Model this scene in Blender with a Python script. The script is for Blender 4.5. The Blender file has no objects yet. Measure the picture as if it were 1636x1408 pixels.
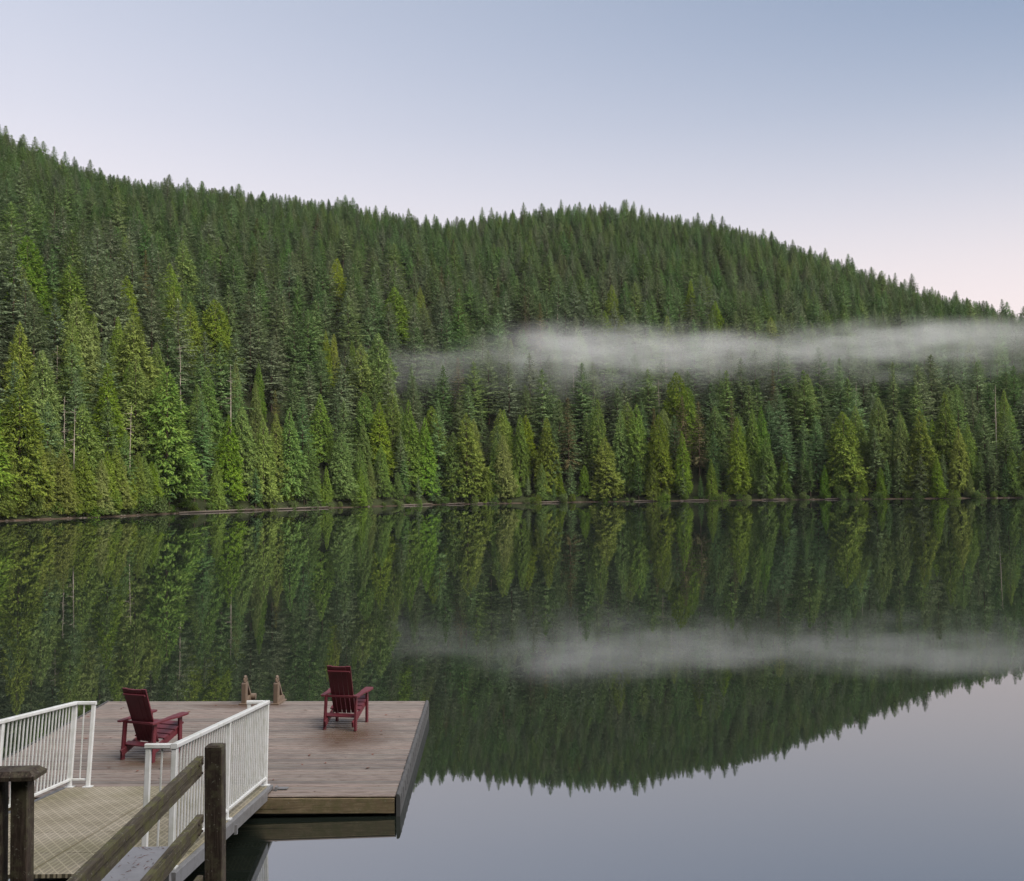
import bpy, bmesh, math, random
import numpy as np
from mathutils import Vector, Matrix, Euler, noise as mnoise

# ------------------------------------------------------------------ camera, sky, sun, exposure
SC = bpy.context.scene
COL = SC.collection
F_PX, CX, CY = 1650.0, 818.0, 704.0          # focal length and centre of the photograph, in its own pixels
PITCH, ROLL, CAM_H = 2.6, 0.75, 4.22         # degrees, degrees, metres above the lake
_p, _r = math.radians(PITCH), math.radians(ROLL)
FWD = Vector((0, math.cos(_p), math.sin(_p)))
_up0, _rt0 = Vector((0, -math.sin(_p), math.cos(_p))), Vector((1, 0, 0))
RT = _rt0 * math.cos(_r) - _up0 * math.sin(_r)
UP = _up0 * math.cos(_r) + _rt0 * math.sin(_r)
CAM = Vector((0, 0, CAM_H))

cd = bpy.data.cameras.new('camera')
cam = bpy.data.objects.new('camera', cd)
COL.objects.link(cam)
cd.sensor_width = 36.0
cd.lens = 36.0 * F_PX / 1636.0
cd.clip_start, cd.clip_end = 0.1, 6000
cam.matrix_world = Matrix(((RT.x, UP.x, -FWD.x, CAM.x), (RT.y, UP.y, -FWD.y, CAM.y), (RT.z, UP.z, -FWD.z, CAM.z), (0, 0, 0, 1)))
SC.camera = cam

SUN_EL, SUN_AZ = 45.0, 122.0                # azimuth clockwise from the view direction (+Y)
SUN_STRENGTH, SUN_ANGLE = 4.8, 50.0
SKY_GAIN, NISHITA_GAIN = 0.92, 0.07
world = bpy.data.worlds.new('World')
SC.world = world
world.use_nodes = True
wn, wl = world.node_tree.nodes, world.node_tree.links
wn.clear()
wo = wn.new('ShaderNodeOutputWorld')
wb = wn.new('ShaderNodeBackground')
sky = wn.new('ShaderNodeTexSky')
sky.sky_type = 'NISHITA'
sky.sun_disc = False
sky.sun_elevation = math.radians(SUN_EL)
sky.sun_rotation = math.radians(SUN_AZ)
tc = wn.new('ShaderNodeTexCoord')
sp = wn.new('ShaderNodeSeparateXYZ')
wl.new(tc.outputs['Generated'], sp.inputs[0])
# dawn band: rosy near the skyline, lavender above it, blue towards the zenith
cr = wn.new('ShaderNodeValToRGB')
cr.color_ramp.interpolation = 'B_SPLINE'
stops = [(0.0, (.71, .575, .565)), (.10, (.79, .65, .63)), (.19, (.78, .69, .688)), (.26, (.675, .643, .69)), (.33, (.565, .575, .66)),
         (.43, (.435, .48, .60)), (.60, (.40, .435, .52)), (1.0, (.38, .405, .48))]
e = cr.color_ramp.elements
e[0].position, e[0].color = stops[0][0], (*stops[0][1], 1)
e[1].position, e[1].color = stops[-1][0], (*stops[-1][1], 1)
for pos, c in stops[1:-1]:
    k = e.new(pos)
    k.color = (*c, 1)
wl.new(sp.outputs['Z'], cr.inputs[0])
# the glow of the dawn lies to one side, the other side is deeper blue
az = wn.new('ShaderNodeMath'); az.operation = 'MULTIPLY_ADD'
wl.new(sp.outputs['X'], az.inputs[0]); az.inputs[1].default_value = .5; az.inputs[2].default_value = .5
dr = wn.new('ShaderNodeValToRGB')
dr.color_ramp.elements[0].position, dr.color_ramp.elements[0].color = .30, (1.04, 1.02, 1.0, 1)
dr.color_ramp.elements[1].position, dr.color_ramp.elements[1].color = .80, (.33, .45, .57, 1)
wl.new(az.outputs[0], dr.inputs[0])
m1 = wn.new('ShaderNodeMix'); m1.data_type = 'RGBA'; m1.blend_type = 'MULTIPLY'
up = wn.new('ShaderNodeMapRange'); up.interpolation_type = 'SMOOTHSTEP'
up.inputs['From Min'].default_value, up.inputs['From Max'].default_value = .08, .46
wl.new(sp.outputs['Z'], up.inputs[0]); wl.new(up.outputs[0], m1.inputs['Factor'])
wl.new(cr.outputs[0], m1.inputs['A']); wl.new(dr.outputs[0], m1.inputs['B'])
m2 = wn.new('ShaderNodeMix'); m2.data_type = 'RGBA'; m2.blend_type = 'MULTIPLY'
m2.inputs['Factor'].default_value = 1.0
wl.new(sky.outputs[0], m2.inputs['A']); m2.inputs['B'].default_value = (NISHITA_GAIN,) * 3 + (1,)
m3 = wn.new('ShaderNodeMix'); m3.data_type = 'RGBA'
m3.inputs['Factor'].default_value = .88
wl.new(m2.outputs['Result'], m3.inputs['A']); wl.new(m1.outputs['Result'], m3.inputs['B'])
wl.new(m3.outputs['Result'], wb.inputs[0])
wb.inputs[1].default_value = SKY_GAIN
wl.new(wb.outputs[0], wo.inputs[0])

sd = bpy.data.lights.new('sun', 'SUN')
sd.energy, sd.angle, sd.color = SUN_STRENGTH, math.radians(SUN_ANGLE), (1.0, .93, .82)
sun = bpy.data.objects.new('sun', sd)
COL.objects.link(sun)
_se, _sa = math.radians(SUN_EL), math.radians(SUN_AZ)
sdir = Vector((math.sin(_sa) * math.cos(_se), math.cos(_sa) * math.cos(_se), math.sin(_se)))
sun.rotation_euler = (-sdir).to_track_quat('-Z', 'Y').to_euler()

vs = SC.view_settings
vs.view_transform, vs.look, vs.gamma, vs.exposure, vs.use_curve_mapping = 'Standard', 'None', 1.0, 0.58, False
cy = SC.cycles
cy.use_denoising = True
cy.max_bounces, cy.diffuse_bounces, cy.glossy_bounces, cy.transmission_bounces = 6, 2, 3, 2
cy.transparent_max_bounces, cy.volume_bounces = 6, 1
cy.volume_step_rate, cy.volume_max_steps = 2.0, 64
cy.caustics_reflective = cy.caustics_refractive = False
cy.sample_clamp_indirect = 6.0

R = math.radians
rnd = random.Random(11)

def ray(px, py):
    return FWD + RT * ((px - CX) / F_PX) - UP * ((py - CY) / F_PX)

def on_plane(px, py, n, p0):
    d, n = ray(px, py), Vector(n)
    return CAM + d * ((Vector(p0) - CAM).dot(n) / d.dot(n))

def at_y(px, py, y):
    d = ray(px, py)
    return CAM + d * (y / d.y)

def project(P):
    v = Vector(P) - CAM
    z = v.dot(FWD)
    return CX + F_PX * v.dot(RT) / z, CY - F_PX * v.dot(UP) / z

# ------------------------------------------------------------------ mesh helpers
class MB:
    """collects shapes; build() links them as one mesh object"""
    def __init__(self):
        self.v, self.f, self.sm = [], [], []
    def add(self, vs_, fs_, M=None, smooth=False):
        b = len(self.v)
        for p in vs_:
            p = Vector(p)
            self.v.append(M @ p if M else p)
        for q in fs_:
            self.f.append([b + i for i in q]); self.sm.append(smooth)
        return self
    def box(self, c, s, M=None):
        x, y, z = (k / 2 for k in s)
        p = [(c[0] + a * x, c[1] + b * y, c[2] + d * z) for a in (-1, 1) for b in (-1, 1) for d in (-1, 1)]
        return self.add(p, [(0, 1, 3, 2), (4, 6, 7, 5), (0, 4, 5, 1), (2, 3, 7, 6), (0, 2, 6, 4), (1, 5, 7, 3)], M)
    def bar(self, c, s, ch=.004, axis=0, M=None):
        """box whose four long edges (along axis) are chamfered"""
        o = [k for k in (0, 1, 2) if k != axis]
        a, b = s[o[0]] / 2, s[o[1]] / 2
        ch = min(ch, a * .8, b * .8)
        prof = [(-a + ch, -b), (a - ch, -b), (a, -b + ch), (a, b - ch), (a - ch, b), (-a + ch, b), (-a, b - ch), (-a, -b + ch)]
        if axis == 1:
            prof = prof[::-1]
        pts = []
        for e_ in (-1, 1):
            for (u, w) in prof:
                q = [0, 0, 0]
                q[axis] = c[axis] + e_ * s[axis] / 2
                q[o[0]] = c[o[0]] + u
                q[o[1]] = c[o[1]] + w
                pts.append(q)
        fs_ = [(i, (i + 1) % 8, 8 + (i + 1) % 8, 8 + i) for i in range(8)]
        fs_ += [tuple(range(7, -1, -1)), tuple(range(8, 16))]
        return self.add(pts, fs_, M)
    def beam(self, p0, p1, w, h, up=(0, 0, 1), ch=.004, M=None):
        """chamfered bar from p0 to p1, w across and h along up"""
        p0, p1 = Vector(p0), Vector(p1)
        x = (p1 - p0); L = x.length; x = x / L
        y = Vector(up).cross(x).normalized(); z = x.cross(y)
        T = Matrix(((x.x, y.x, z.x, 0), (x.y, y.y, z.y, 0), (x.z, y.z, z.z, 0), (0, 0, 0, 1)))
        T.translation = (p0 + p1) / 2
        return self.bar((0, 0, 0), (L, w, h), ch, 0, M @ T if M else T)
    def prism(self, poly, t, M=None):
        """polygon in local y,z extruded along x from -t/2 to t/2"""
        n = len(poly)
        p = [(-t / 2, a, b) for a, b in poly] + [(t / 2, a, b) for a, b in poly]
        fs_ = [(i, n + i, n + (i + 1) % n, (i + 1) % n) for i in range(n)]
        fs_ += [tuple(range(n)), tuple(range(2 * n - 1, n - 1, -1))]
        return self.add(p, fs_, M)
    def tube(self, pts, radii, n=8, M=None, smooth=True, caps=True):
        pts = [Vector(p) for p in pts]
        rings = []
        for i, p in enumerate(pts):
            d = (pts[min(i + 1, len(pts) - 1)] - pts[max(i - 1, 0)]).normalized()
            a = d.orthogonal().normalized() if abs(d.z) < .9 else Vector((1, 0, 0)).cross(d).normalized()
            b = d.cross(a)
            r = radii[i] if hasattr(radii, '__len__') else radii
            rings.append([p + (a * math.cos(k * 2 * math.pi / n) + b * math.sin(k * 2 * math.pi / n)) * r for k in range(n)])
        vs_ = [q for g in rings for q in g]
        fs_ = [(i * n + k, i * n + (k + 1) % n, (i + 1) * n + (k + 1) % n, (i + 1) * n + k) for i in range(len(pts) - 1) for k in range(n)]
        self.add(vs_, fs_, M, smooth)
        if caps:
            self.add(rings[0], [tuple(range(n - 1, -1, -1))], M)
            self.add(rings[-1], [tuple(range(n))], M)
        return self
    def mesh(self, name, mat):
        me = bpy.data.meshes.new(name)
        me.from_pydata([tuple(p) for p in self.v], [], self.f)
        me.materials.append(mat)
        if any(self.sm):
            me.polygons.foreach_set('use_smooth', self.sm)
        me.update()
        return me
    def build(self, name, mat, parent=None):
        return link(name, self.mesh(name, mat), parent)

def link(name, data, parent=None, M=None):
    o = bpy.data.objects.new(name, data)
    COL.objects.link(o)
    if parent is not None:
        o.parent = parent
    if M is not None:
        o.matrix_local = M
    return o

def tag(o, label=None, cat=None, group=None, kind=None):
    for k, v in (('label', label), ('category', cat), ('group', group), ('kind', kind)):
        if v:
            o[k] = v
    return o

def thing(name, label, cat, M=None, group=None):
    o = link(name, None)
    o.empty_display_size = .2
    if M is not None:
        o.matrix_world = M
    return tag(o, label, cat, group)

def copy_tree(o, parent=None):
    c = o.copy()
    COL.objects.link(c)
    if parent is not None:
        c.parent = parent
    for ch in list(o.children):
        copy_tree(ch, c)
    return c

# ------------------------------------------------------------------ materials
class NT:
    def __init__(self, name):
        self.m = bpy.data.materials.new(name)
        self.m.use_nodes = True
        self.t = self.m.node_tree
        self.t.nodes.clear()
        self.out = self.n('OutputMaterial')
    def n(self, typ, **kw):
        x = self.t.nodes.new('ShaderNode' + typ)
        for k, v in kw.items():
            setattr(x, k, v)
        return x
    def l(self, a, b):
        self.t.links.new(a, b)
    def set(self, node, **kw):
        for k, v in kw.items():
            k = k.replace('_', ' ')
            i = node.inputs[k]
            if hasattr(v, 'is_output'):
                self.l(v, i)
            else:
                i.default_value = v
        return node
    def coord(self, kind='Object', scale=(1, 1, 1), rnd_shift=False):
        c = self.n('TexCoord').outputs[kind] if kind != 'World' else self.n('NewGeometry').outputs['Position']
        mp = self.n('Mapping')
        self.l(c, mp.inputs[0])
        mp.inputs['Scale'].default_value = scale
        if rnd_shift:
            oi = self.n('ObjectInfo')
            k = self.n('VectorMath', operation='SCALE')
            k.inputs[0].default_value = (37.0, 91.0, 53.0)
            self.l(oi.outputs['Random'], k.inputs['Scale'])
            self.l(k.outputs[0], mp.inputs['Location'])
        return mp.outputs[0]
    def noise(self, vec, scale, detail=4, rough=.55):
        x = self.n('TexNoise')
        self.l(vec, x.inputs['Vector'])
        x.inputs['Scale'].default_value, x.inputs['Detail'].default_value, x.inputs['Roughness'].default_value = scale, detail, rough
        return x.outputs[0]
    def ramp(self, fac, stops):
        x = self.n('ValToRGB')
        el = x.color_ramp.elements
        el[0].position, el[0].color = stops[0][0], col(stops[0][1])
        el[1].position, el[1].color = stops[-1][0], col(stops[-1][1])
        for p_, c_ in stops[1:-1]:
            el.new(p_).color = col(c_)
        self.l(fac, x.inputs[0])
        return x.outputs[0]
    def mix(self, fac, a, b, mode='MIX'):
        x = self.n('Mix', data_type='RGBA', blend_type=mode)
        for s, v in (('Factor', fac), ('A', a), ('B', b)):
            if hasattr(v, 'is_output'):
                self.l(v, x.inputs[s])
            else:
                x.inputs[s].default_value = v if s == 'Factor' else col(v)
        return x.outputs['Result']
    def math(self, op, a, b=None, c=None):
        x = self.n('Math', operation=op)
        for i, v in enumerate((a, b, c)):
            if v is None:
                continue
            if hasattr(v, 'is_output'):
                self.l(v, x.inputs[i])
            else:
                x.inputs[i].default_value = v
        return x.outputs[0]
    def bump(self, h, strength=.3, dist=.01):
        x = self.n('Bump')
        x.inputs['Strength'].default_value, x.inputs['Distance'].default_value = strength, dist
        self.l(h, x.inputs['Height'])
        return x.outputs[0]
    def surf(self, color, rough=.6, normal=None, metal=0.0, spec=.4):
        b = self.n('BsdfPrincipled')
        self.set(b, Base_Color=color if hasattr(color, 'is_output') else col(color), Roughness=rough, Metallic=metal)
        b.inputs['Specular IOR Level'].default_value = spec
        if normal is not None:
            self.l(normal, b.inputs['Normal'])
        self.l(b.outputs[0], self.out.inputs[0])
        return self.m

def col(c):
    return c if len(c) == 4 else (*c, 1)

def mat_deck_plank(wet_spots):
    t = NT('weathered_deck_wood')
    v = t.coord('Object', (1, 1, 1), True)
    st = t.n('Mapping'); t.l(v, st.inputs[0]); st.inputs['Scale'].default_value = (1.6, 26, 26)
    grain = t.noise(st.outputs[0], 3.0, 6, .65)
    broad = t.noise(v, 1.3, 3)
    base = t.ramp(grain, [(.28, (.088, .072, .067)), (.5, (.178, .151, .142)), (.72, (.262, .23, .22))])
    oi = t.n('ObjectInfo').outputs['Random']
    tint = t.ramp(oi, [(0, (.70, .71, .72)), (.2, (.90, .87, .86)), (.5, (1.0, .97, .95)), (.75, (1.10, 1.02, .99)), (.9, (.92, .89, .88)), (1, (.76, .77, .78))])
    base = t.mix(1.0, base, tint, 'MULTIPLY')
    base = t.mix(t.math('MULTIPLY', t.ramp(broad, [(.45, (0, 0, 0)), (.75, (1, 1, 1))]), .45), base, (.19, .18, .165))
    knots = t.noise(t.coord('Object', (4, 9, 9), True), 2.4, 2)
    base = t.mix(t.math('MULTIPLY', t.ramp(knots, [(.70, (0, 0, 0)), (.76, (1, 1, 1))]), .7), base, (.075, .045, .035))
    w = t.coord('World')
    wn_ = t.noise(w, 2.2, 4)
    wet = None
    for (cx, cy_, rx, ry) in wet_spots:
        s = t.n('VectorMath', operation='SUBTRACT'); t.l(w, s.inputs[0]); s.inputs[1].default_value = (cx, cy_, 0)
        d = t.n('VectorMath', operation='MULTIPLY'); t.l(s.outputs[0], d.inputs[0]); d.inputs[1].default_value = (1 / rx, 1 / ry, 0)
        ln = t.n('VectorMath', operation='LENGTH'); t.l(d.outputs[0], ln.inputs[0])
        k = t.math('ADD', ln.outputs['Value'], t.math('MULTIPLY_ADD', wn_, 1.2, -.6))
        k = t.math('SUBTRACT', 1.25, k)
        k = t.n('Clamp').outputs[0] if False else t.math('MINIMUM', t.math('MAXIMUM', k, 0.0), 1.0)
        wet = k if wet is None else t.math('MAXIMUM', wet, k)
    base = t.mix(t.math('MULTIPLY', wet, .92), base, (.085, .052, .038))
    rough = t.math('MULTIPLY_ADD', wet, -.30, .54)
    return t.surf(base, rough, t.bump(grain, .5, .006), spec=.3)

def mat_wood(name, dark, mid, light, stretch, moss=None, rough=.8, rnd_shift=True):
    t = NT(name)
    v = t.coord('Object', (1, 1, 1), rnd_shift)
    st = t.n('Mapping'); t.l(v, st.inputs[0]); st.inputs['Scale'].default_value = stretch
    g = t.noise(st.outputs[0], 3.0, 6, .65)
    c = t.ramp(g, [(.3, dark), (.52, mid), (.75, light)])
    big = t.noise(v, 3.2, 3)
    c = t.mix(t.math('MULTIPLY', t.ramp(big, [(.4, (0, 0, 0)), (.7, (1, 1, 1))]), .5), c, dark)
    ck = t.n('Mapping'); t.l(v, ck.inputs[0]); ck.inputs['Scale'].default_value = tuple(q * (1.9 if q > 5 else .5) for q in stretch)
    cn = t.noise(ck.outputs[0], 1.0, 3, .6)
    c = t.mix(t.math('MULTIPLY', t.ramp(cn, [(.35, (1, 1, 1)), (.40, (0, 0, 0))]), .8), c, tuple(q * .35 for q in dark))
    if moss:
        mo = t.noise(v, 9.0, 5, .7)
        c = t.mix(t.math('MULTIPLY', t.ramp(mo, [(.47, (0, 0, 0)), (.62, (1, 1, 1))]), .75), c, moss)
        li = t.noise(v, 42.0, 2)
        c = t.mix(t.math('MULTIPLY', t.ramp(li, [(.66, (0, 0, 0)), (.72, (1, 1, 1))]), .4), c, (.30, .30, .27))
    return t.surf(c, rough, t.bump(g, .5, .004), spec=.25)

def mat_paint(name, c, rough=.35, dirt=None, amount=.4, metal=0.0, spec=.5):
    t = NT(name)
    v = t.coord('Object', (1, 1, 1), True)
    d = t.noise(v, 7.0, 5, .65)
    base = t.mix(t.math('MULTIPLY', t.ramp(d, [(.45, (0, 0, 0)), (.72, (1, 1, 1))]), amount), c, dirt or tuple(k * .5 for k in c))
    rr = t.math('MULTIPLY_ADD', d, .25, rough - .1)
    return t.surf(base, rr, t.bump(t.noise(v, 60, 3), .08, .002), metal, spec)

def mat_grating():
    t = NT('moulded_grating')
    c = t.n('TexCoord').outputs['UV']
    br = t.n('TexBrick')
    t.l(c, br.inputs['Vector'])
    br.offset, br.offset_frequency = .36, 1
    br.inputs['Color1'].default_value = col((.030, .026, .018)); br.inputs['Color2'].default_value = col((.06, .052, .036))
    br.inputs['Mortar'].default_value = col((1, 1, 1))
    br.inputs['Scale'].default_value = 1.0
    br.inputs['Mortar Size'].default_value = .010
    br.inputs['Mortar Smooth'].default_value = .1
    br.inputs['Brick Width'].default_value = .052
    br.inputs['Row Height'].default_value = .034
    big = t.n('TexBrick')
    rot = t.n('Mapping'); t.l(c, rot.inputs[0]); rot.inputs['Rotation'].default_value = (0, 0, R(58))
    t.l(rot.outputs[0], big.inputs['Vector'])
    big.offset = 0.0
    big.inputs['Color1'].default_value = big.inputs['Color2'].default_value = col((0, 0, 0)); big.inputs['Mortar'].default_value = col((1, 1, 1))
    big.inputs['Scale'].default_value = 1.0; big.inputs['Mortar Size'].default_value = .007
    big.inputs['Brick Width'].default_value = 9.0; big.inputs['Row Height'].default_value = .105
    resin = t.ramp(t.noise(t.coord('World'), 1.7, 5, .7), [(.3, (.18, .157, .108)), (.5, (.275, .243, .185)), (.7, (.345, .31, .25))])
    moss = t.ramp(t.noise(t.coord('World'), .9, 4, .6), [(.45, (0, 0, 0)), (.7, (1, 1, 1))])
    resin = t.mix(t.math('MULTIPLY', moss, .55), resin, (.13, .125, .05))
    slot = t.math('MULTIPLY', t.math('SUBTRACT', 1.0, br.outputs['Fac']), t.math('SUBTRACT', 1.0, big.outputs['Fac']))
    c2 = t.mix(t.math('MULTIPLY', slot, .86), resin, (.035, .03, .02))
    c2 = t.mix(t.math('MULTIPLY', big.outputs['Fac'], t.math('MULTIPLY_ADD', t.noise(t.coord('World'), 5.0, 3), .4, -.08)), c2, (.44, .40, .32))
    h = t.math('SUBTRACT', 1.0, slot)
    return t.surf(c2, .65, t.bump(h, .6, .01), spec=.3)

def mat_leaf(name, a, b, hue=.03, val=.38, trans=.28, rough=.7):
    """foliage: two leaf colours mixed per spray, with its own tint from tree to tree and in stands across the slope"""
    t = NT(name)
    g = t.n('NewGeometry')
    oi = t.n('ObjectInfo')
    c = t.mix(t.ramp(g.outputs['Random Per Island'], [(.1, (0, 0, 0)), (.95, (1, 1, 1))]), a, b)
    stand = t.noise(g.outputs['Position'], .022, 3)
    hs = t.n('HueSaturation')
    k = t.math('MULTIPLY_ADD', oi.outputs['Random'], hue * 2, .5 - hue)
    k = t.math('ADD', k, t.math('MULTIPLY_ADD', stand, -.06, .03))
    t.l(k, hs.inputs['Hue'])
    r2 = t.math('FRACT', t.math('MULTIPLY', oi.outputs['Random'], 17.31))
    t.l(t.math('MULTIPLY_ADD', r2, .3, .82), hs.inputs['Saturation'])
    r3 = t.math('FRACT', t.math('MULTIPLY', oi.outputs['Random'], 43.77))
    t.l(t.math('MULTIPLY_ADD', r3, val * 2, 1 - val), hs.inputs['Value'])
    t.l(c, hs.inputs['Color'])
    d = t.n('BsdfDiffuse'); t.l(hs.outputs[0], d.inputs['Color'])
    tr = t.n('BsdfTranslucent'); t.l(hs.outputs[0], tr.inputs['Color'])
    mx = t.n('MixShader'); mx.inputs[0].default_value = trans
    t.l(d.outputs[0], mx.inputs[1]); t.l(tr.outputs[0], mx.inputs[2])
    t.l(mx.outputs[0], t.out.inputs[0])
    return t.m

def mat_bark(name, a, b):
    t = NT(name)
    v = t.coord('Object', (6, 6, .8), True)
    return t.surf(t.ramp(t.noise(v, 2.0, 4), [(.3, a), (.7, b)]), .9, spec=.1)

def mat_water():
    t = NT('still_lake_water')
    pos = t.coord('World')
    st = t.n('Mapping'); t.l(pos, st.inputs[0]); st.inputs['Scale'].default_value = (.35, 1.0, 1.0)
    wv = t.noise(st.outputs[0], .5, 3, .5)
    nb = t.bump(wv, .02, .05)
    df = t.n('BsdfDiffuse'); df.inputs['Color'].default_value = col((.012, .016, .013))
    gl = t.n('BsdfGlossy'); bz = t.n('Mapping'); t.l(pos, bz.inputs[0]); bz.inputs['Scale'].default_value = (.006, .05, 1); t.l(t.math('MULTIPLY_ADD', t.noise(bz.outputs[0], 1.0, 4, .6), .020, .001), gl.inputs['Roughness']); gl.inputs['Color'].default_value = col((.97, .98, 1))
    t.l(nb, gl.inputs['Normal'])
    fr = t.n('Fresnel'); fr.inputs['IOR'].default_value = 5.2
    mx = t.n('MixShader')
    t.l(fr.outputs[0], mx.inputs[0]); t.l(df.outputs[0], mx.inputs[1]); t.l(gl.outputs[0], mx.inputs[2])
    t.l(mx.outputs[0], t.out.inputs[0])
    return t.m

def mat_ground(name, a, b, scale=.3):
    t = NT(name)
    v = t.coord('World')
    return t.surf(t.ramp(t.noise(v, scale, 6, .7), [(.35, a), (.65, b)]), .95, spec=.1)

M_white = mat_paint('white_powder_coat', (.62, .635, .665), .32, (.30, .32, .24), .45)
M_white_shaded = mat_paint('white_picket_shaded_coat', (.57, .585, .61), .35, (.26, .27, .19), .5)  # railing white darkened to put the pickets' shade into the colour, dirt on top
M_red = mat_paint('burgundy_chair_paint', (.105, .015, .024), .5, (.062, .010, .016), .5)
M_tan = mat_paint('tan_moulded_plastic', (.145, .105, .078), .5, (.08, .058, .044), .45)
M_greyplastic = mat_paint('grey_dock_edging', (.070, .070, .074), .6, (.032, .034, .034), .6, spec=.25)
M_slot = mat_paint('dark_vent_slot', (.012, .012, .013), .7)
M_float = mat_paint('black_float', (.012, .012, .013), .5)
M_steel = mat_paint('grey_galvanised_beam', (.20, .20, .215), .45, (.10, .10, .095), .6, .3)
M_bench = mat_paint('grey_bench_paint', (.24, .24, .265), .5, (.15, .15, .16), .5)
M_needle = mat_paint('fallen_needles', (.14, .045, .030), .8)
M_old = mat_wood('old_dark_timber', (.014, .010, .008), (.042, .030, .024), (.12, .093, .078), (22, 22, 1.4), (.075, .070, .045), .75)
M_rail = mat_wood('mossy_rail_timber', (.036, .029, .021), (.066, .055, .042), (.135, .12, .095), (20, 1.3, 20), (.088, .088, .034))
M_fascia = mat_wood('dock_fascia_timber', (.10, .073, .044), (.20, .155, .098), (.29, .235, .15), (1.4, 22, 22), (.12, .11, .055))
M_grate = mat_grating()
M_bolt = mat_paint('rusted_bolt', (.06, .045, .04), .6, metal=.5)
M_water = mat_water()
M_floor = mat_ground('forest_floor', (.012, .016, .007), (.030, .036, .015), .25)
M_bank = mat_ground('shore_earth', (.022, .018, .012), (.085, .060, .045), .35)
M_log = mat_wood('bleached_driftwood', (.05, .040, .033), (.115, .095, .08), (.22, .195, .172), (1, 8, 8), None, .9)
M_bark = mat_bark('brown_bark', (.05, .035, .025), (.17, .125, .095))
M_snag = mat_bark('bleached_bark', (.22, .18, .15), (.46, .40, .35))

# ------------------------------------------------------------------ the setting: lake, far slope
wm = MB()
wm.add([(-2500, -40, 0), (2500, -40, 0), (2500, 2500, 0), (-2500, 2500, 0)], [(0, 1, 2, 3)])
tag(wm.build('lake_water', M_water), 'still dark green lake mirroring the forested hill', None, None, 'structure')

def interp(x, xs, ys):
    return float(np.interp(x, xs, ys))

SHORE_X = [-400, -200, 0, 100, 200, 300, 500, 700, 955, 1300, 1636, 1800, 2100]
SHORE_PY = [868, 845, 833, 829, 825, 819.5, 812.5, 806.5, 802, 798.5, 795.5, 795, 795]
def shore_depth(X):
    py = interp(X, SHORE_X, SHORE_PY)
    d = ray(X, py)
    return -CAM_H / d.z * d.y
RIDGE_X = [-400, -150, 0, 50, 100, 200, 300, 400, 500, 560, 640, 720, 800, 900, 955, 1040, 1120, 1180, 1240, 1320, 1400, 1480, 1560, 1636, 1760, 2100]
RIDGE_PY = [150, 180, 222, 240, 266, 290, 303, 315, 325, 327, 342, 353, 347, 338, 335, 344, 355, 364, 384, 409, 439, 463, 482, 503, 530, 560]
RIDGE_D = ([-400, 0, 500, 955, 1300, 1636, 2100], [460, 490, 545, 595, 575, 490, 460])
def ridge_depth(X):
    return interp(X, *RIDGE_D)
TOP_TREE = 9.6
def ridge_height(X):
    Y = ridge_depth(X)
    d = ray(X, interp(X, RIDGE_X, RIDGE_PY))
    return CAM_H + d.z / d.y * Y - TOP_TREE * .93

def ground(X, Y):
    """height of the far slope for photo column X and depth Y"""
    ds, dr = shore_depth(X), ridge_depth(X)
    wx = (X - CX) / F_PX * Y
    lump = 3.0 * mnoise.noise(Vector((wx * .012, Y * .012, 3.1))) + 1.2 * mnoise.noise(Vector((wx * .04, Y * .04, 7.7)))
    if Y < ds:
        return max(-3.0, (Y - ds) * .25)
    t = (Y - ds) / (dr - ds)
    zr = ridge_height(X)
    if t <= 1:
        g = t * (1.28 - .28 * t)
        z = zr * g
    else:
        z = zr * (1 - 1.2 * (t - 1) ** 2)
    bank = min(1.0, (Y - ds) / 3.0) * .5
    return bank + z + lump * min(1.0, max(0, t) * 5)

Xs = np.linspace(-420, 2060, 125)
ts = list(np.linspace(-.12, 0, 5)) + [.004, .008, .012, .02, .03] + list(np.linspace(.05, 1.0, 26)) + [1.1, 1.25, 1.45, 1.7]
hm = MB()
for X in Xs:
    ds, dr = shore_depth(X), ridge_depth(X)
    for t in ts:
        Y = ds + t * (dr - ds)
        hm.v.append(Vector(((X - CX) / F_PX * Y, Y, ground(X, Y))))
nt = len(ts)
for i in range(len(Xs) - 1):
    for j in range(nt - 1):
        a = i * nt + j
        hm.f.append([a, a + nt, a + nt + 1, a + 1]); hm.sm.append(True)
tag(hm.build('forested_hill', M_floor), 'steep far hillside under the conifer forest', None, None, 'structure')
bm_ = MB()
bx = np.linspace(-420, 2060, 300)
for X in bx:
    ds = shore_depth(X)
    wob = 1.1 * mnoise.noise(Vector((X * .05, 0, 5.0))) + .5 * mnoise.noise(Vector((X * .21, 0, 2.0)))
    for (off, z) in ((-1.6, -.3), (-.8 + wob, .04), (.3 + wob, .22), (2.2, .5)):
        Y = ds + off
        bm_.v.append(Vector(((X - CX) / F_PX * Y, Y, z + .05 * mnoise.noise(Vector((X * .3, off, 1))))))
for i in range(len(bx) - 1):
    for j in range(3):
        a = i * 4 + j
        bm_.f.append([a, a + 4, a + 5, a + 1]); bm_.sm.append(True)
tag(bm_.build('shore_bank', M_bank), 'thin strip of bare brown earth along the far waterline', None, None, 'structure')
sto = MB()
sr = random.Random(77)
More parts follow.
